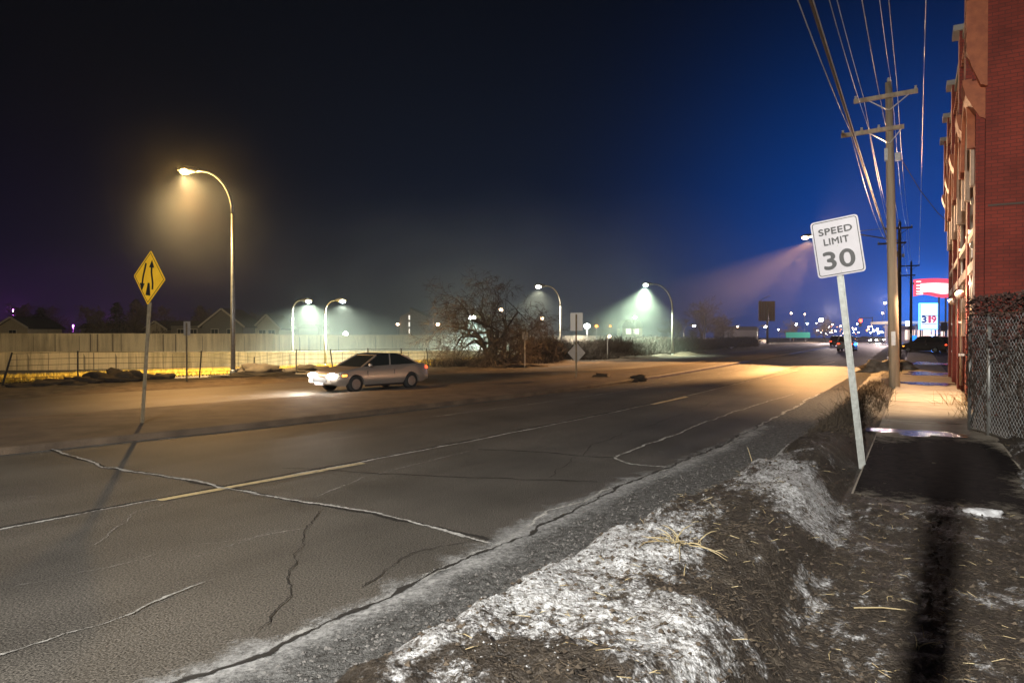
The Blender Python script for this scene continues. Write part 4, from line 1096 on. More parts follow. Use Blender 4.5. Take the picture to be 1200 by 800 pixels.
# ------------------------------------------------------------------ cars
def car(name, label, cat, loc, rz, paint, group=None, suv=False, hl=True):
    o = thing(name,label,cat,loc,rz,group)
    def arc(cx,r,n=9): return [(cx-r*math.cos(math.pi*i/n), .30+r*math.sin(math.pi*i/n)) for i in range(n+1)]
    low = [(-2.22,.30)]+arc(-1.36,.36)+arc(1.32,.36)+[(2.16,.24),(2.28,.34),(2.30,.52),(2.22,.68),(1.95,.79),(1.5,.86),(.95,.94),(-.4,.97),(-1.65,1.0),(-2.15,.98),(-2.28,.88),(-2.32,.62),(-2.28,.36)]
    if suv: low = [(x,z*(1.12 if z>.5 else 1)) for x,z in low]
    def hw(x,z):
        w = .89
        if z > .55: w -= .10*(z-.55)/.45
        if z < .35: w -= .04
        if x > 1.5: w -= .20*((x-1.5)/.8)**2
        if x < -1.6: w -= .12*((-x-1.6)/.7)**2
        return w
    kz = 1.12 if suv else 1
    topc = [(-2.32,.70),(-2.27,.90),(-2.15,.98),(-1.65,1.0),(-.4,.97),(.95,.94),(1.5,.86),(1.95,.78),(2.22,.66),(2.30,.52)]
    def lerpc(c,x):
        if x <= c[0][0]: return c[0][1]
        for (a,za),(b_,zb) in zip(c,c[1:]):
            if x <= b_: return za+(zb-za)*(x-a)/(b_-a)
        return c[-1][1]
    def bot(x):
        z = .26 if abs(x) < 2.0 else .26+.10*(abs(x)-2.0)/.3
        for cx in (-1.36,1.32):
            if abs(x-cx) < .37: z = max(z, .30+math.sqrt(max(0,.37**2-(x-cx)**2)))
        return z
    xs_ = sorted(set([round(-2.32+.077*i,3) for i in range(61)]+[c+d for c in (-1.36,1.32) for d in (-.369,-.35,.35,.369)]))
    xs_ = [x for x in xs_ if x <= 2.301]; RW = 7; mb = MB()
    for x in xs_:
        zb, zt = bot(x), lerpc(topc,x)*kz
        zb = min(zb, zt-.05)
        col_ = []
        for j in range(RW):
            z = zb+(zt-zb)*j/(RW-1); w_ = hw(x,z/kz)-(.035 if j == RW-1 else 0)
            col_.append((x,w_,z))
        mb.v += [Vector((a,b_,c)) for a,b_,c in col_]+[Vector((a,-b_,c)) for a,b_,c in col_]
    K2 = 2*RW
    for i in range(len(xs_)-1):
        for j in range(RW-1):
            a = i*K2+j; mb.f += [(a,a+1,a+K2+1,a+K2),(a+RW,a+RW+K2,a+RW+K2+1,a+RW+1)]
        a = i*K2; mb.f += [(a+RW-1,a+K2-1,a+2*K2-1,a+K2+RW-1),(a,a+K2,a+K2+RW,a+RW)]
    for i in (0,len(xs_)-1):
        for j in range(RW-1): a = i*K2+j; mb.f.append((a,a+1,a+RW+1,a+RW))
    body = mb.build('body',M[paint],o,True)
    es = body.modifiers.new('split','EDGE_SPLIT'); es.split_angle = R(38)
    k_ = 1.1 if suv else 1
    prof = [(1.02,.92),(.20,1.36),(-.15,1.40),(-.75,1.39),(-1.05,1.35),(-1.78,.99)] if not suv else [(1.0,1.03),(.45,1.60),(-.2,1.68),(-1.4,1.67),(-1.8,1.62),(-2.15,1.08)]
    bw = [.76,.60,.58,.58,.60,.72]
    def loft(grow, name, m, parent, sel=None, bev=0):
        mb = MB(); vs = [(x,w+grow,z+ (grow if 0<i<5 else 0)) for i,((x,z),w) in enumerate(zip(prof,bw))]; vs += [(x,-y,z) for x,y,z in vs]
        mb.add(vs,[tuple(range(6)),tuple(range(11,5,-1))]+[(i,i+6,(i+1)%6+6,(i+1)%6) for i in range(6)])
        return mb.build(name,m,parent,bevel=bev)
    loft(0,'greenhouse',M['glass'],o,bev=.02)
    rf = MB(); q = prof[1:5]; w4 = bw[1:5]
    vs = [(x,w+.015,z+.004) for (x,z),w in zip(q,w4)]+[(x,-w-.015,z+.004) for (x,z),w in zip(q,w4)]+[(x,w-.01,z+.032) for (x,z),w in zip(q,w4)]+[(x,-w+.01,z+.032) for (x,z),w in zip(q,w4)]
    rf.add(vs,[(i,i+1,i+5,i+4) for i in range(3)]+[(i+8,i+12,i+13,i+9) for i in range(3)]+[(i,i+8,i+9,i+1) for i in range(3)]+[(i+4,i+5,i+13,i+12) for i in range(3)]+[(0,4,12,8),(3,11,15,7)])
    rf.build('roof',M[paint if paint!='silver' else 'darkpaint'],o)
    for s in (1,-1):
        pl = MB()
        pl.bar((prof[0][0],s*(bw[0]+.01),prof[0][1]),(prof[1][0],s*(bw[1]+.012),prof[1][1]),.05,.05)
        pl.build('pillar',M[paint],o); pl = MB()
        pl.bar((prof[5][0],s*(bw[5]+.01),prof[5][1]),(prof[4][0],s*(bw[4]+.012),prof[4][1]),.16,.05)
        pl.build('pillar',M[paint],o); pl = MB()
        pl.bar((-.35,s*.765,.96),(-.45,s*.597,prof[2][1]),.05,.07)
        pl.build('pillar',M[paint],o)
        for x in (-1.36,1.32):
            wv = MB().tube([(x,s*.62,.315),(x,s*.66,.315),(x,s*.85,.315),(x,s*.875,.315)],[.26,.315,.315,.28],22).build('wheel',M['tyre'],o,True)
            rb = MB().tube([(x,s*.86,.315),(x,s*.882,.315)],[.20,.19],18)
            for kk in range(5):
                a = kk*2*math.pi/5; rb.bar((x+.03*math.cos(a),s*.885,.315+.03*math.sin(a)),(x+.18*math.cos(a),s*.885,.315+.18*math.sin(a)),.05,.02,up=(0,1,0))
            rb.build('rim',M['rim'],wv)
        MB().blob((2.19,s*.60,.64),(.15,.24,.09),10,0).build('headlight',M['head' if hl else 'glass'],o,True)
        MB().blob((-2.27,s*.62,.82),(.07,.19,.075),10,0).build('tail_light',M['redtail' if hl else 'redtail'],o,True)
        MB().blob((.72,s*.93,1.0),(.08,.10,.07),10,0).build('mirror',M[paint],o,True)
        MB().box((1.72,s*.845-.02,.62),(1.90,s*.845+.02,.68)).build('side_marker',M['orange'],o)
        MB().box((-.55,s*.835-.02,.84),(-.38,s*.835+.025,.87)).build('door_handle',M['rim'],o)
        dl = MB(); dl.box((-.50,s*.868-.012,.34),(-.488,s*.868+.012,.80)); dl.box((.78,s*.868-.012,.34),(.792,s*.868+.012,.80)); dl.box((-.9,s*.862-.02,.20),(.9,s*.862+.02,.27)); dl.build('door_gap',M['black'],o)
    MB().box((2.26,-.42,.40),(2.315,.42,.56)).build('grille',M['black'],o)
    MB().box((2.30,-.26,.30),(2.325,.26,.40)).build('number_plate',M['white'],o)
    MB().box((-2.34,-.26,.60),(-2.315,.26,.70)).build('number_plate',M['white'],o)
    return o
cc = ST(17.45,-15.95,.0)
dirc = math.atan2(-(UC*1.0-US*(-.10)*-1), -(US*1.0))
hd_ = (ST(16,C3(16))-ST(19,C3(19))); rz = math.atan2(hd_.y,hd_.x)
CAR = car('passing_car','silver coupe with dark roof driving with its bright headlights on','car',cc,rz,'silver')
f = Vector((math.cos(rz),math.sin(rz),0)); rt = Vector((f.y,-f.x,0)); CAR.scale = (.87,.87,.86)
for s in (1,-1):
    hp = cc+f*2.12+rt*.52*s+Vector((0,0,.55)); spot(hp, hp+f*12+Vector((0,0,-.9)), 650, (1,.80,.62), 62, .8, .06)
point(cc+f*2.4+rt*.52+Vector((0,0,.55)), 110, (1,.9,.78), .05)
# far traffic
def far_car(name,label,px,py,turn,paint,cat='car',suv=False,hl=True,sc=1.):
    b = G(px,py,0); return car(name,label,cat,(b.x,b.y,0),YAW+turn,paint,'far traffic on the road',suv,hl)
far_car('parked_suv','white suv with red tail lights seen past the sign post',993,411,R(-2),'whitepaint','suv',True,False)
far_car('far_car','far car with glowing red tail lights left of the sign post',982,406,R(-4),'darkpaint',hl=False,suv=True)
far_car('far_car','far oncoming car with bright headlights right of the sign post',1024,402,math.pi,'darkpaint')
far_car('far_car','far oncoming car with bright headlights next to the utility pole',1040,401,math.pi,'darkpaint')
far_car('far_car','far dark car turning across the road behind the traffic',1012,400,R(70),'darkpaint',hl=False)
for px,py,pw in ((1024,397,900),(1040,392,900),):
    pass
hb = G(1030,402); fb = Vector((-US,-UC,0))
spot(hb+Vector((0,0,.7))+fb*3, hb+fb*40, 9000, (1,.85,.75), 60, .9, .3)
b = G(1085,413,.0)
car('parked_truck','dark suv parked on the gas station lot below the price sign','suv',(b.x,b.y,0),YAW+R(62),'darkpaint',None,True,False)
glow('tail_lamp','pair of glaring red brake lights left of the sign post',G(984,404)+Vector((0,-2.6,1.0)),.16,'red',60,(1,.1,.05),cat='brake light',pole=False,group=None)

# traffic signal
o = thing('traffic_signal','red traffic signal hanging over the far junction','traffic light',P(1008,400,170))
b0 = P(1008,377,170)-P(1008,400,170)
MB().tube([(3,0,-1.6),(3,0,b0.z+1.2)],.1,8).build('pole',M['darkpost'],o,True)
MB().tube([(3,0,b0.z+1),(0,0,b0.z+1)],.07,8).build('mast_arm',M['darkpost'],o,True)
hs_ = MB().box((-.3,-.2,b0.z-1.2),(.3,.2,b0.z+.9)).build('signal_head',M['darkpost'],o,bevel=.04)
MB().blob((0,-.25,b0.z+.3),(.42,.2,.42),10,0).build('red_lens',M['red'],hs_,True)

# billboard on a pole
Yb = 95; b0 = P(899,403,Yb)
BB = thing('billboard','tall unlit slatted billboard on a pale steel pole','billboard',b0)
MB().tube([(0,-.1,0),(0,-.1,(403-354)/800*Yb)],[.16,.13],10).build('pole',M['steel'],BB,True)
w0,w1 = -9.5/800*Yb, 9/800*Yb; z0,z1 = (403-376)/800*Yb,(403-353)/800*Yb
MB().box((w0,.1,z0),(w1,.3,z1)).build('panel',mat('billboard panel',(.36,.25,.20),.8,0,(.28,.19,.15),6),BB)
sl = MB()
for i in range(7): x = w0+(w1-w0)*i/6; sl.box((x-.03,.02,z0),(x+.03,.098,z1))
for i in range(9): z = z0+(z1-z0)*i/8; sl.box((w0,.0,z-.02),(w1,.018,z+.02))
sl.build('lattice',M['steel'],BB)
MB().tube([(w0,.1,z1),(w0+.8,.1,z1+.5),(w1*.4,.1,z1+.75)],.04,6).build('stay',M['steel'],BB,True)
# teal road sign
o = thing('overhead_sign','small teal green road sign in the far distance','road sign',P(935,400,130))
MB().tube([(-1.5,0,0),(-1.5,0,1.7)],.06,6).build('post',M['steel'],o); MB().tube([(1.5,0,0),(1.5,0,1.7)],.06,6).build('post',M['steel'],o)
MB().box((-2.3,-.06,.7),(2.3,-.003,1.75)).build('sign_panel',mat('teal sign',(.02,.35,.27),.5,emit=(.05,.7,.5),estr=.12),o,bevel=.03)

# ------------------------------------------------------------------ gas station
YG = 150
point(P(1037,352,120), 14000, (1,.75,.70), .3); point(P(975,365,150), 20000, (1,.8,.76), .3)  # two bare lights added to brighten the far road
def gx(px): return (px-600)/800*YG
def gzz(py): return CH-(py-392)/800*YG
PS = thing('price_sign','glowing white and blue gas price sign with red and dark digits','sign',(gx(1087.5),YG,0))
cx = gx(1087.5)
MB().box((gx(1077)-cx,-.35,gzz(386)),(gx(1098)-cx,.35,gzz(355))).build('cabinet',emis('price sign blue light',(.08,.40,1),5),PS,bevel=.1)
MB().box((gx(1078.2)-cx,-.42,gzz(385)),(gx(1096.8)-cx,-.36,gzz(356.2))).build('face',emis('price sign white light',(.85,.94,1),1.6),PS)
for x in (1078.6,1096.2): MB().box((gx(x)-cx-.12,-.1,0),(gx(x)-cx+.12,.1,gzz(386))).build('post',M['darkpost'],PS)
M['digitb'] = mat('dark blue digits',(.01,.03,.10),.5,emit=(.02,.08,.5),estr=.5); M['digitr'] = emis('red digits',(1,.08,.2),.8)
MB().box((gx(1078.6)-cx,-.46,gzz(370.2)),(gx(1096.6)-cx,-.43,gzz(369.2))).build('divider',M['digitb'],PS)
MB().box((gx(1078.6)-cx,-.46,gzz(379.6)),(gx(1096.6)-cx,-.43,gzz(378.8))).build('divider',M['digitb'],PS)
zc = gzz(374.2)
lettering('digit','3',1.0,1.35,M['digitb'],PS,(gx(1081.3)-cx,-.43,zc),(1,0,0),(0,0,1),.09,.03)
lettering('digit','1',.45,1.35,M['digitr'],PS,(gx(1087.8)-cx,-.43,zc),(1,0,0),(0,0,1),.09,.03)
lettering('digit','9',1.0,1.35,M['digitr'],PS,(gx(1092.8)-cx,-.43,zc),(1,0,0),(0,0,1),.09,.03)
RS = thing('station_sign','glowing red and white shop sign above the price sign','sign',(gx(1092),YG,0))
cx = gx(1092); out = []
for i in range(13): x = i/12; out.append((gx(1071)-cx+(gx(1116)-gx(1071))*x, gzz(327.6)+ .25*math.sin(x*3.1)))
for i in range(13): x = 1-i/12; out.append((gx(1071)-cx+(gx(1116)-gx(1071))*x, gzz(347.0)+ .35*math.sin(x*6.0)))
MB().prism(out,-.35,.35).build('cabinet',emis('red sign light',(1,.06,.12),1.6),RS)
pl = []
for i in range(9): x = i/8; pl.append((gx(1077)-cx+(gx(1111)-gx(1077))*x, gzz(332.5)+.2*math.sin(x*3.1)))
for i in range(9): x = 1-i/8; pl.append((gx(1077)-cx+(gx(1111)-gx(1077))*x, gzz(343.5)+.25*math.sin(x*6.0)))
MB().prism(pl,-.42,-.36).build('face',emis('sign white light',(1,.86,.84),1.5),RS)
for py,x1 in ((330.2,1077.5),(334.6,1076.8),(338.0,1076.8),(341.4,1076.8),(344.4,1080)):
    MB().box((gx(1072.4)-cx,-.44,gzz(py+.7)),(gx(x1)-cx,-.36,gzz(py-.7))).build('stripe',M['litwin'],RS)
for x in (1100,1108): MB().box((gx(x)-cx-.15,-.1,0),(gx(x)-cx+.15,.1,gzz(346.5))).build('post',M['darkpost'],RS)
# shop
SH = thing('gas_station_shop','lit gas station shop front behind the parked suv','building',(gx(1086)*1.12,YG*1.12,0))
ys=1.12
M['shopwall'] = mat('shop wall',(.45,.38,.42),.8); M['shopwin'] = emis('shop window light',(1,.72,.60),1.6)
MB().box((-6,0,0),(8,8,3.6)).build('wall',M['shopwall'],SH)
MB().box((-6.3,-.5,3.6),(8.3,8.2,4.1)).build('roof',M['trim'],SH)
for i in range(6):
    x = -5.4+i*2.2; w_ = MB().box((x-.07,-.10,.5),(x+1.97,-.003,3.1)).build('window',M['trim'],SH); MB().box((x,-.13,.6),(x+1.9,-.103,3.0)).build('pane',M['shopwin'],w_)
# small lit sign and blue sign left of the price sign
def small_sign(label,px,py,w,h,m,Y=100,zb=0):
    o = thing('lot_sign',label,'sign',((px-600)/800*Y,Y,zb)); zc = CH-(py-392)/800*Y
    MB().tube([(0,.05,0),(0,.05,zc)],.06,6).build('post',M['darkpost'],o); MB().box((-w/2,-.06,zc-h/2),(w/2,-.003,zc+h/2)).build('sign_panel',m,o,bevel=.01)
small_sign('small white lit panel beside the second utility pole',1064.5,379,.85,.75,emis('panel light',(.8,.9,1),4))
small_sign('small blue lit sign low beside the second utility pole',1070,396,1.0,.75,emis('blue sign light',(.02,.2,1),2.5))
small_sign('pole with bluish round banner right of the price sign',1106,383,1.0,1.3,mat('banner',(.25,.28,.4),.6))
# station light: blue spill on the wet lot
spot((gx(1087.5),YG-1.5,2.6), ST(30,-3,0), 60000, (.05,.26,1), 100, 1., .15)
# lot canopy
CN = thing('pump_canopy','low gas pump canopy glowing behind the price sign','canopy',(gx(1086),YG*.98+12,0))
MB().box((-5,-4,4.3),(12,5,4.9)).build('canopy_roof',M['trim'],CN)
for x in (-4,3,10): MB().box((x-.2,-.2,0),(x+.2,.2,4.3)).build('column',M['shopwall'],CN)

# ------------------------------------------------------------------ houses beyond the wall
def house(label, px, Y, w, hw_, hr, m, gable=True, win=1, d=8, litw=False, zb=-1.3, name='house'):
    """w width, hw_ wall height, hr ridge height above ground zb"""
    o = thing(name,label,'house',((px-600)/800*Y,Y,zb),0,'houses beyond the wall')
    MB().prism([(-w/2,0),(w/2,0),(w/2,hw_),(0,hr),(-w/2,hw_)] if gable else [(-w/2,0),(w/2,0),(w/2,hw_),(-w/2,hw_)],0,d).build('wall',m,o)
    rr = MB()
    if gable:
        e = .45; k_ = (hr-hw_)/(w/2)
        for s in (1,-1):
            rr.add([(s*(w/2+e),-.5,hw_-e*k_+.02),(0,-.5,hr+.02),(0,d+.3,hr+.02),(s*(w/2+e),d+.3,hw_-e*k_+.02),(s*(w/2+e),-.5,hw_-e*k_+.2),(0,-.5,hr+.22),(0,d+.3,hr+.22),(s*(w/2+e),d+.3,hw_-e*k_+.2)],[(0,1,2,3),(7,6,5,4),(0,4,5,1),(1,5,6,2),(2,6,7,3),(3,7,4,0)])
            MB().bar((s*(w/2+e),-.56,hw_-e*k_+.1),(s*.02,-.56,hr+.1),.06,.28).build('fascia',M['trim'],o)
    else: 
        rr.prism([(-w/2-.3,hw_),(w/2+.3,hw_),(w/2-.8,hr),(-w/2+.8,hr)],-.4,d)
    rr.build('roof',M['roof'],o)
    for i in range(win):
        x = (i-(win-1)/2)*w/(win+.6); z = hw_*.62
        f_ = MB().box((x-.62,-.06,z),(x+.62,-.003,z+1.25)).build('window',M['trim'],o); MB().box((x-.52,-.09,z+.1),(x-.03,-.063,z+1.15)).box((x+.03,-.09,z+.1),(x+.52,-.063,z+1.15)).build('pane',M['litwin' if litw else 'window'],f_)
    return o
house('pale cream gabled house at the left edge with a square window',15,105,4.6,4.3,5.7,M['siding'],win=1)
house('dark gabled house with pale trim behind the small sign',261,110,6.6,4.6,7.2,M['siding2'],win=2)
house('long low dark house left of the dark gabled house',227,112,7.5,4.6,5.4,M['siding2'],False,win=3)
house('small pale steep gabled house right of the tall lamp',313,115,4.0,4.4,6.4,M['siding'],win=2)
house('low shadowy house left of the small pale gabled house',288,125,6,4.3,5.5,M['siding2'],win=1)
house('dim roof between the dark trees left of the yellow sign',120,125,8,4.3,5.2,M['siding2'],False,win=0)
house('dim small gable right behind the yellow sign post',183,120,3.5,4.2,5.4,M['siding'],win=0)
house('low bluish building faintly lit beyond the pair of freeway lamps',362,120,3.4,4.2,5.0,M['siding2'],False,win=0)
house('far pale low house above the brush near the curved lamps',741,150,4.4,3.6,5.4,M['siding'],False,win=2,litw=True,zb=-.3)
house('far grey shed on the horizon left of the billboard',868,190,10,3.4,4.4,M['siding2'],False,win=0,zb=-.3)
AP = thing('apartment_block','brick apartment block with sloping roofs and three lit stair windows','building',((482-600)/800*140,140,-1.3))
def ax(px): return (px-482)/800*140
def az(py): return CH-(py-392)/800*140+1.3
M['apt'] = mat('apartment brick',(.50,.40,.35),.85,0,(.38,.31,.28),.6)
MB().prism([(ax(468),0),(ax(481),0),(ax(481),az(365)),(ax(478.5),az(366)),(ax(468.5),az(371))],0,9).build('wall',M['apt'],AP)
MB().prism([(ax(481),0),(ax(503),0),(ax(503),az(371)),(ax(499),az(369)),(ax(481),az(361))],-.6,9).build('wall',M['apt'],AP)
rr = MB().bar((ax(480.6),4,az(360.5)),(ax(504),4,az(371.5)),10,.25,up=(0,0,1)); rr.build('roof',M['roof'],AP)
for py in (372,380,388): MB().box((ax(479),-.1,az(py+2.6)),(ax(480.9),-.003,az(py-2.6))).build('window',M['litwin'],AP)

# ------------------------------------------------------------------ trees
def grow(mbT, mbC, p, d, L_, r, depth, rnd, spread=.55, droop=0., up=.1, minr=.006):
    k = 4; pts = [p.copy()]; q = p.copy(); dd = d.copy()
    for i in range(k):
        dd = (dd+Vector((rnd.gauss(0,.14),rnd.gauss(0,.14),rnd.gauss(0,.08)+up*.2-droop*.22))).normalized(); q = q+dd*L_/k; pts.append(q.copy())
    rad = [max(minr*.5,r*(1-.40*i/k)) for i in range(k+1)]
    (mbT if depth >= 3 else mbC).tube(pts, rad, 6 if depth > 3 else (4 if depth > 1 else 3), cap=False)
    if depth == 0: return
    nb = rnd.choice((3,3,4)) if depth > 1 else 4
    for i in range(nb):
        j = rnd.randint(1,k) if i else k
        a = rnd.random()*6.283; e = dd.orthogonal().normalized(); e = Matrix.Rotation(a,3,dd) @ e
        nd_ = (dd*(1-spread*.5)+e*spread*(.6+.8*rnd.random())).normalized()
        grow(mbT, mbC, pts[j], nd_, L_*rnd.uniform(.58,.82), rad[j]*.62, depth-1, rnd, spread, droop, up, minr)
def tree(label, base, h, seed, depth=6, r=.2, spread=.6, droop=.0, name='bare_tree', stems=1, first=.30, minr=.012, group=None, leafn=0, mt='twig', wide=0):
    rnd = random.Random(seed); o = thing(name,label,'tree' if name!='bare_bush' else 'bush',base,0,group); T_=MB(); C_=MB()
    for i in range(stems):
        a = i*6.283/stems+rnd.random(); d = Vector((math.cos(a)*wide,math.sin(a)*wide,1)).normalized() if stems > 1 else Vector((rnd.gauss(0,.05),rnd.gauss(0,.05),1)).normalized()
        grow(T_,C_,Vector((rnd.gauss(0,.05),rnd.gauss(0,.05),-.1)),d,h*first,r,depth,rnd,spread,droop,.1,minr)
    T_.build('trunk',M['bark'],o); C_.build('crown',M[mt],o)
    return o
c = G(577,429)
tree('big spreading leafless bush with many drooping twigs beside the road',c,8.2,3,6,.17,.78,.45,'bare_bush',6,.30,.013,wide=.42)
c2 = G(590,429.5)
tree('second leaning stem clump at the right foot of the big bare bush',c2+Vector((0,1,0)),4.2,8,5,.08,.8,.3,'bare_bush',4,.30,.012,wide=.7)
c2 = G(648,426); tree('small leafless shrub left of the curved lamp post',c2+Vector((0,2,0)),2.7,9,5,.05,.6,0,'bare_bush',4,.32,.010,wide=.4)
# fallen branch
cb_ = G(556,429)
tree('small leafless sapling leaning left over the fence by the big bush',cb_,1.9,10,4,.045,.7,.6,'bare_bush',3,.4,.010,wide=1.6)
tA = tree('broad bare tree crown in the dark at the far left beyond the wall',((40-600)/800*125,125,-1.3),12.5,11,6,.35,.62,0,group='dark trees beyond the wall',minr=.05)
spots = [(72,128,9.8,.4,'rounded bare tree second from the far left'),(100,122,9.6,2.1,'rounded bare tree left of the yellow sign'),(150,118,10.4,3.3,'dark bare tree directly behind the yellow sign'),(172,124,9.6,5.2,'dark bare tree just right of the yellow sign top'),
         (200,130,9.8,.9,'bare tree between yellow sign and small verge sign'),(238,128,9.3,1.7,'bare tree behind the tall lamp post'),(20,118,9.0,4.4,'bare tree behind the cream house'),(290,135,8.8,2.9,'low bare tree right of the tall lamp post'),(325,132,8.2,.2,'faint bare tree left of the freeway lamps'),
         (127,112,8.2,.5,'small pale bare tree in the purple glow')]
for px,Y,h,a,lab in spots:
    dup(tA,lab,((px-600)/800*Y,Y,-1.3),a,h/12.5*1.22)
tB = tree('large dim bare tree behind the unlit bent lamp post',((822-600)/800*130,130,-.3),11,17,6,.3,.6,0,group='dim trees beyond the brush',minr=.04)
for px,Y,h,a,lab in [(845,150,8.0,1.,'dim bare tree left of the billboard behind the lamp'),(790,140,7.0,2.,'dim bare tree behind the cone lamp pole'),(930,170,7,3.,'faint bare tree under the town lamps right of the billboard'),(968,170,8,4.,'faint bare tree left of the speed sign post'),(700,140,7,5.,'hazy bare tree behind the median sign'),(812,78,3.6,.7,'small dark bush on the brush line below the bent lamp')]:
    dup(tB,lab,((px-600)/800*Y,Y,-.3),a,h/11)
for i,(px,Y,h,a,lab) in enumerate([(505,150,7,1.,'hazy low tree right of the apartment block'),(545,150,8,2.,'hazy tree left of the big bush'),(440,160,7,4.,'hazy low tree left of the apartment block'),(615,150,8,2.5,'hazy tree right behind the big bush')]):
    dup(tB,lab,((px-600)/800*Y,Y,-1.3),a,h/11)
# evergreens
def conifer(label,px,Y,h,seed,w):
    rnd = random.Random(seed); o = thing('evergreen_tree',label,'tree',((px-600)/800*Y,Y,-1.3),0,'dark evergreens beyond the wall')
    MB().tube([(0,0,0),(0,0,h)],[.2,.04],6).build('trunk',M['bark'],o); mb = MB()
    for i in range(2600):
        z = .12*h+.9*h*rnd.random()**1.2; z = min(z,h); rr_ = w*(1-z/h)**.7+.15; a = rnd.random()*6.283; r0 = rr_*(.35+.75*rnd.random())
        p = Vector((r0*math.cos(a),r0*math.sin(a),z)); s_ = rnd.uniform(.15,.4); u_ = Vector((math.cos(a),math.sin(a),rnd.uniform(-.6,.3)))*s_; v_ = Vector((-math.sin(a),math.cos(a),rnd.uniform(-.4,.4)))*s_*.5
        mb.add([p-v_,p+u_,p+v_,p-u_*.4],[(0,1,2,3)])
    mb.build('crown',M['darktree'],o)
conifer('dark evergreen rising left behind the yellow sign',137,116,8.6,1,2.6); conifer('dark evergreen between yellow sign and verge sign',160,126,9.6,2,3.2); conifer('wide dark evergreen right of the small verge sign',235,138,9.0,3,3.6)
conifer('dark evergreen behind the cream house roof',48,112,7.5,4,2.4)

# brush along the verge right of the bush
def brush(name,label,s0,s1,n,h,seed,off=(0,2.2),m='twig'):
    rnd = random.Random(seed); mb = MB()
    for _ in range(n):
        s = s0+(s1-s0)*rnd.random()**1.1; p = ST(s, C5(s)+rnd.uniform(*off), .0); hh = h*(.55+.35*noise.noise(Vector((s*.35,0,seed)))+.35*rnd.random())
        d = Vector((rnd.gauss(0,.35),rnd.gauss(0,.35),1)).normalized(); q = p+d*hh*.5; r = q+(d+Vector((rnd.gauss(0,.4),rnd.gauss(0,.4),0))).normalized()*hh*.5
        w = .012+.00022*p.y
        mb.tube([p,q,r],[w,w*.8,w*.4],3,False)
        for _2 in range(2):
            u_ = rnd.random(); a = q.lerp(r,u_); mb.tube([a,a+Vector((rnd.gauss(0,.2),rnd.gauss(0,.2),rnd.uniform(.05,.3)))],[w*.6,w*.3],3,False)
    return tag(mb.build(name,M[m]),label,'brush',kind='stuff')
M['brush'] = mat('dark brush',(.06,.048,.04),.9,0,(.03,.025,.02),3)
brush('brush','dark band of leafless brush along the far verge beyond the median sign',40,110,9000,1.75,4,m='brush')
brush('undergrowth','low dead weeds on the far verge below the bare bush',31,62,3500,.42,5,(-.4,3.5),m='brush')
# snow scraps on the verge further away
rnd = random.Random(44)
for i,(px,py,w) in enumerate([(836,406,.9),(848,409,1.1),(890,403,1.3),(870,402,1.0)]):
    c = G(px,py); tag(MB().blob((c.x,c.y,.22),(w*.9,w*.4,.12),14,.7,i+20).build('snow_heap',M['snowlump'],smooth=True),
     ['bright snow heap on the brush line left of the bent lamp','bright snow heap right of the bent lamp post','long snow heap under the billboard','snow heap left of the billboard pole'][i],'snow heap','snow heaps along the far verge')
rnd = random.Random(9)
for i,(px,py) in enumerate([(706,441.5),(750,443)]):
    c = G(px,py,.12); tag(MB().blob((c.x,c.y,.13),(.35,.25,.12),10,.5,i+60).build('debris_lump',M['clod'],smooth=True),['small dark debris lump on the median near the sign','dark debris lump on the median further right'][i],'debris')

# purple street lamps
for px,py,Y,lab in ((118,381,140,'purple glowing street lamp behind the small bare tree'),(72,381,150,'purple glowing street lamp between the left trees'),(182,384,150,'dim purple street lamp right of the yellow sign'),(0,362,150,'purple street lamp at the left picture edge')):
    p_ = P(px,py,Y); glow('purple_lamp',lab,p_+Vector((0,4,0)),.16,'purple',6000 if px in(118,0) else 2500,(.62,.10,.9),zb=-1.3)

# ------------------------------------------------------------------ haze
mh = bpy.data.materials.new('haze air'); mh.use_nodes = True; nt = mh.node_tree
for n_ in list(nt.nodes):
    if n_.type != 'OUTPUT_MATERIAL': nt.nodes.remove(n_)
out_ = [n_ for n_ in nt.nodes][0]; pv = nd(nt,'ShaderNodeVolumePrincipled'); pv.inputs['Color'].default_value = (.9,.92,.95,1); pv.inputs['Density'].default_value = .00042; pv.inputs['Anisotropy'].default_value = .35
nt.links.new(pv.outputs[0], out_.inputs['Volume'])
hzb = MB().box((-425,-125,-3),(605,645,17.5)).build('haze', mh); tag(hzb, kind='stuff'); hzb['label'] = 'thin night smoke and haze filling the air'

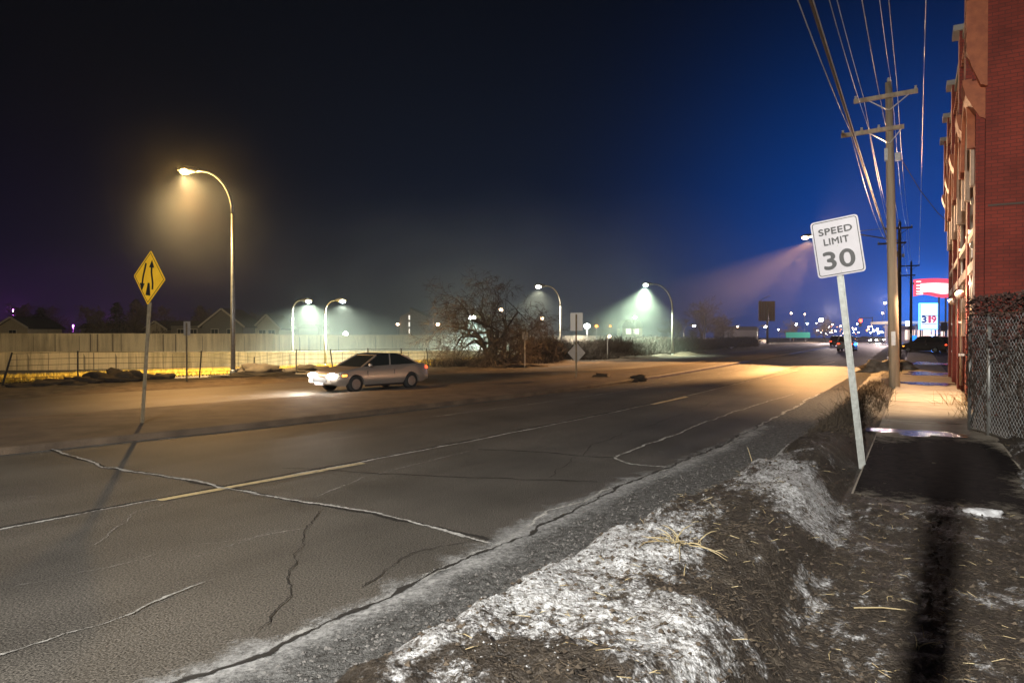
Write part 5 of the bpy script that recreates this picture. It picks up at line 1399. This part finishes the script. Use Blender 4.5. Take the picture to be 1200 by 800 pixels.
def smoke_cloud(c_, r_, dens, colr, label):
    ms = bpy.data.materials.new('drifting smoke'); ms.use_nodes = True; nt = ms.node_tree; L = nt.links
    for n_ in list(nt.nodes):
        if n_.type != 'OUTPUT_MATERIAL': nt.nodes.remove(n_)
    out_ = nt.nodes[0]; pv = nd(nt,'ShaderNodeVolumePrincipled'); pv.inputs['Color'].default_value = (*colr,1); pv.inputs['Anisotropy'].default_value = .2
    tc = nd(nt,'ShaderNodeTexCoord'); ln = nd(nt,'ShaderNodeVectorMath',operation='LENGTH'); L.new(tc.outputs['Object'],ln.inputs[0])
    mr = nd(nt,'ShaderNodeMapRange'); mr.interpolation_type='SMOOTHSTEP'; mr.inputs['From Min'].default_value = 1.0; mr.inputs['From Max'].default_value = .15; mr.inputs['To Max'].default_value = dens; L.new(ln.outputs['Value'],mr.inputs['Value'])
    nz = nd(nt,'ShaderNodeTexNoise'); nz.inputs['Scale'].default_value = 1.6; nz.inputs['Detail'].default_value = 2; L.new(tc.outputs['Object'],nz.inputs['Vector'])
    m2 = nd(nt,'ShaderNodeMapRange'); m2.inputs['From Min'].default_value = .35; m2.inputs['From Max'].default_value = .65; m2.inputs['To Min'].default_value=.25; m2.inputs['To Max'].default_value = 1.5; L.new(nz.outputs[0],m2.inputs['Value'])
    mu = nd(nt,'ShaderNodeMath',operation='MULTIPLY'); L.new(mr.outputs[0],mu.inputs[0]); L.new(m2.outputs[0],mu.inputs[1]); L.new(mu.outputs[0],pv.inputs['Density'])
    L.new(pv.outputs[0], out_.inputs['Volume'])
    o = MB().blob((0,0,0),(1,1,1),24,0,0).build('smoke',ms,smooth=True); o.location = c_; o.scale = r_
    tag(o,kind='stuff'); o['label'] = label
smoke_cloud((-8,74,2),(30,28,18),.021,(.80,.96,.90),'drifting pale smoke around the two freeway lamps')
smoke_cloud((8,76,2),(26,26,19),.017,(.82,.96,.90),'drifting pale smoke under the green cone lamp')
smoke_cloud((b_l.x-1.4,b_l.y-.4,7.6),(5,5,5),.0035,(1,.95,.8),'thin smoke haloed around the orange lamp')  # smoke ball added so the lamp gets a halo
smoke_cloud((17,50,6),(16,14,8),.0012,(.95,.93,.90),'thin smoke drifting under the long lamp arm')

# ------------------------------------------------------------------ sky and an added faint sun
w = bpy.data.worlds.new('World'); scene.world = w; w.use_nodes = True; nt = w.node_tree; L = nt.links
bg = nt.nodes['Background']; sky = nd(nt,'ShaderNodeTexSky'); sky.sky_type = 'NISHITA'; sky.sun_disc = False; sky.sun_elevation = R(-4); sky.sun_rotation = R(55)
tc = nd(nt,'ShaderNodeTexCoord')
def dirv(px,py):
    v = Vector(((px-600)/800,1,-(py-392)/800)); v.normalize(); return v
def lobe(v, power, colr, strength):
    vm = nd(nt,'ShaderNodeVectorMath',operation='DOT_PRODUCT'); nm = nd(nt,'ShaderNodeVectorMath',operation='NORMALIZE'); L.new(tc.outputs['Generated'],nm.inputs[0])
    L.new(nm.outputs[0],vm.inputs[0]); vm.inputs[1].default_value = v
    mx = nd(nt,'ShaderNodeMath',operation='MAXIMUM'); mx.inputs[1].default_value = 0; L.new(vm.outputs['Value'],mx.inputs[0])
    pw = nd(nt,'ShaderNodeMath',operation='POWER'); pw.inputs[1].default_value = power; L.new(mx.outputs[0],pw.inputs[0])
    mc = nd(nt,'ShaderNodeVectorMath',operation='SCALE'); mc.inputs[0].default_value = tuple(c_*strength for c_ in colr); L.new(pw.outputs[0],mc.inputs['Scale'])
    return mc.outputs[0]
sk = nd(nt,'ShaderNodeVectorMath',operation='SCALE'); sk.inputs['Scale'].default_value = .0006; L.new(sky.outputs[0],sk.inputs[0])
acc = sk.outputs[0]
basev = nd(nt,'ShaderNodeVectorMath',operation='ADD'); L.new(acc,basev.inputs[0]); basev.inputs[1].default_value = (.0002,.0007,.0022); acc = basev.outputs[0]
for v_,pw,c_,st in ((dirv(1110,345),14,(.0,.005,.025),1.),(dirv(1085,360),30,(.0,.055,.33),1.),(dirv(1087,368),900,(.01,.16,.75),1.),(dirv(560,430),14,(.006,.010,.020),1.),(dirv(20,340),70,(.003,.001,.009),1.)):
    ad = nd(nt,'ShaderNodeVectorMath',operation='ADD'); L.new(acc,ad.inputs[0]); L.new(lobe(v_,pw,c_,st),ad.inputs[1]); acc = ad.outputs[0]
L.new(acc,bg.inputs['Color']); bg.inputs['Strength'].default_value = 1.0
sl = bpy.data.lights.new('moon','SUN'); sl.energy = .004; sl.angle = R(.5); sl.color = (.8,.88,1); so = bpy.data.objects.new('moon',sl); col.objects.link(so); so.rotation_euler = (R(50),0,R(-55))  # very weak bluish sun added, not a moon in this sky

# ------------------------------------------------------------------ camera
cam = bpy.data.cameras.new('camera'); cam.lens = 24; cam.sensor_width = 36; cam.clip_end = 5000; cam.clip_start = .05
co = bpy.data.objects.new('camera',cam); col.objects.link(co); co.location = (0,0,CH); co.rotation_euler = (R(90)-math.atan(8/800),0,0)
scene.camera = co
vs_ = scene.view_settings; vs_.view_transform = 'Standard'; vs_.look = 'None'; vs_.exposure = 0; vs_.gamma = 1; vs_.use_curve_mapping = False
cy = scene.cycles; cy.use_denoising = True; cy.use_adaptive_sampling = True; cy.adaptive_threshold = .02
cy.max_bounces = 4; cy.diffuse_bounces = 2; cy.glossy_bounces = 3; cy.volume_bounces = 0; cy.transparent_max_bounces = 8
cy.sample_clamp_indirect = 3; cy.sample_clamp_direct = 0
try: cy.denoiser = 'OPENIMAGEDENOISE'; cy.denoising_input_passes = 'RGB_ALBEDO_NORMAL'
except Exception: pass
cy.caustics_reflective = False; cy.caustics_refractive = False
scene.render.film_transparent = False
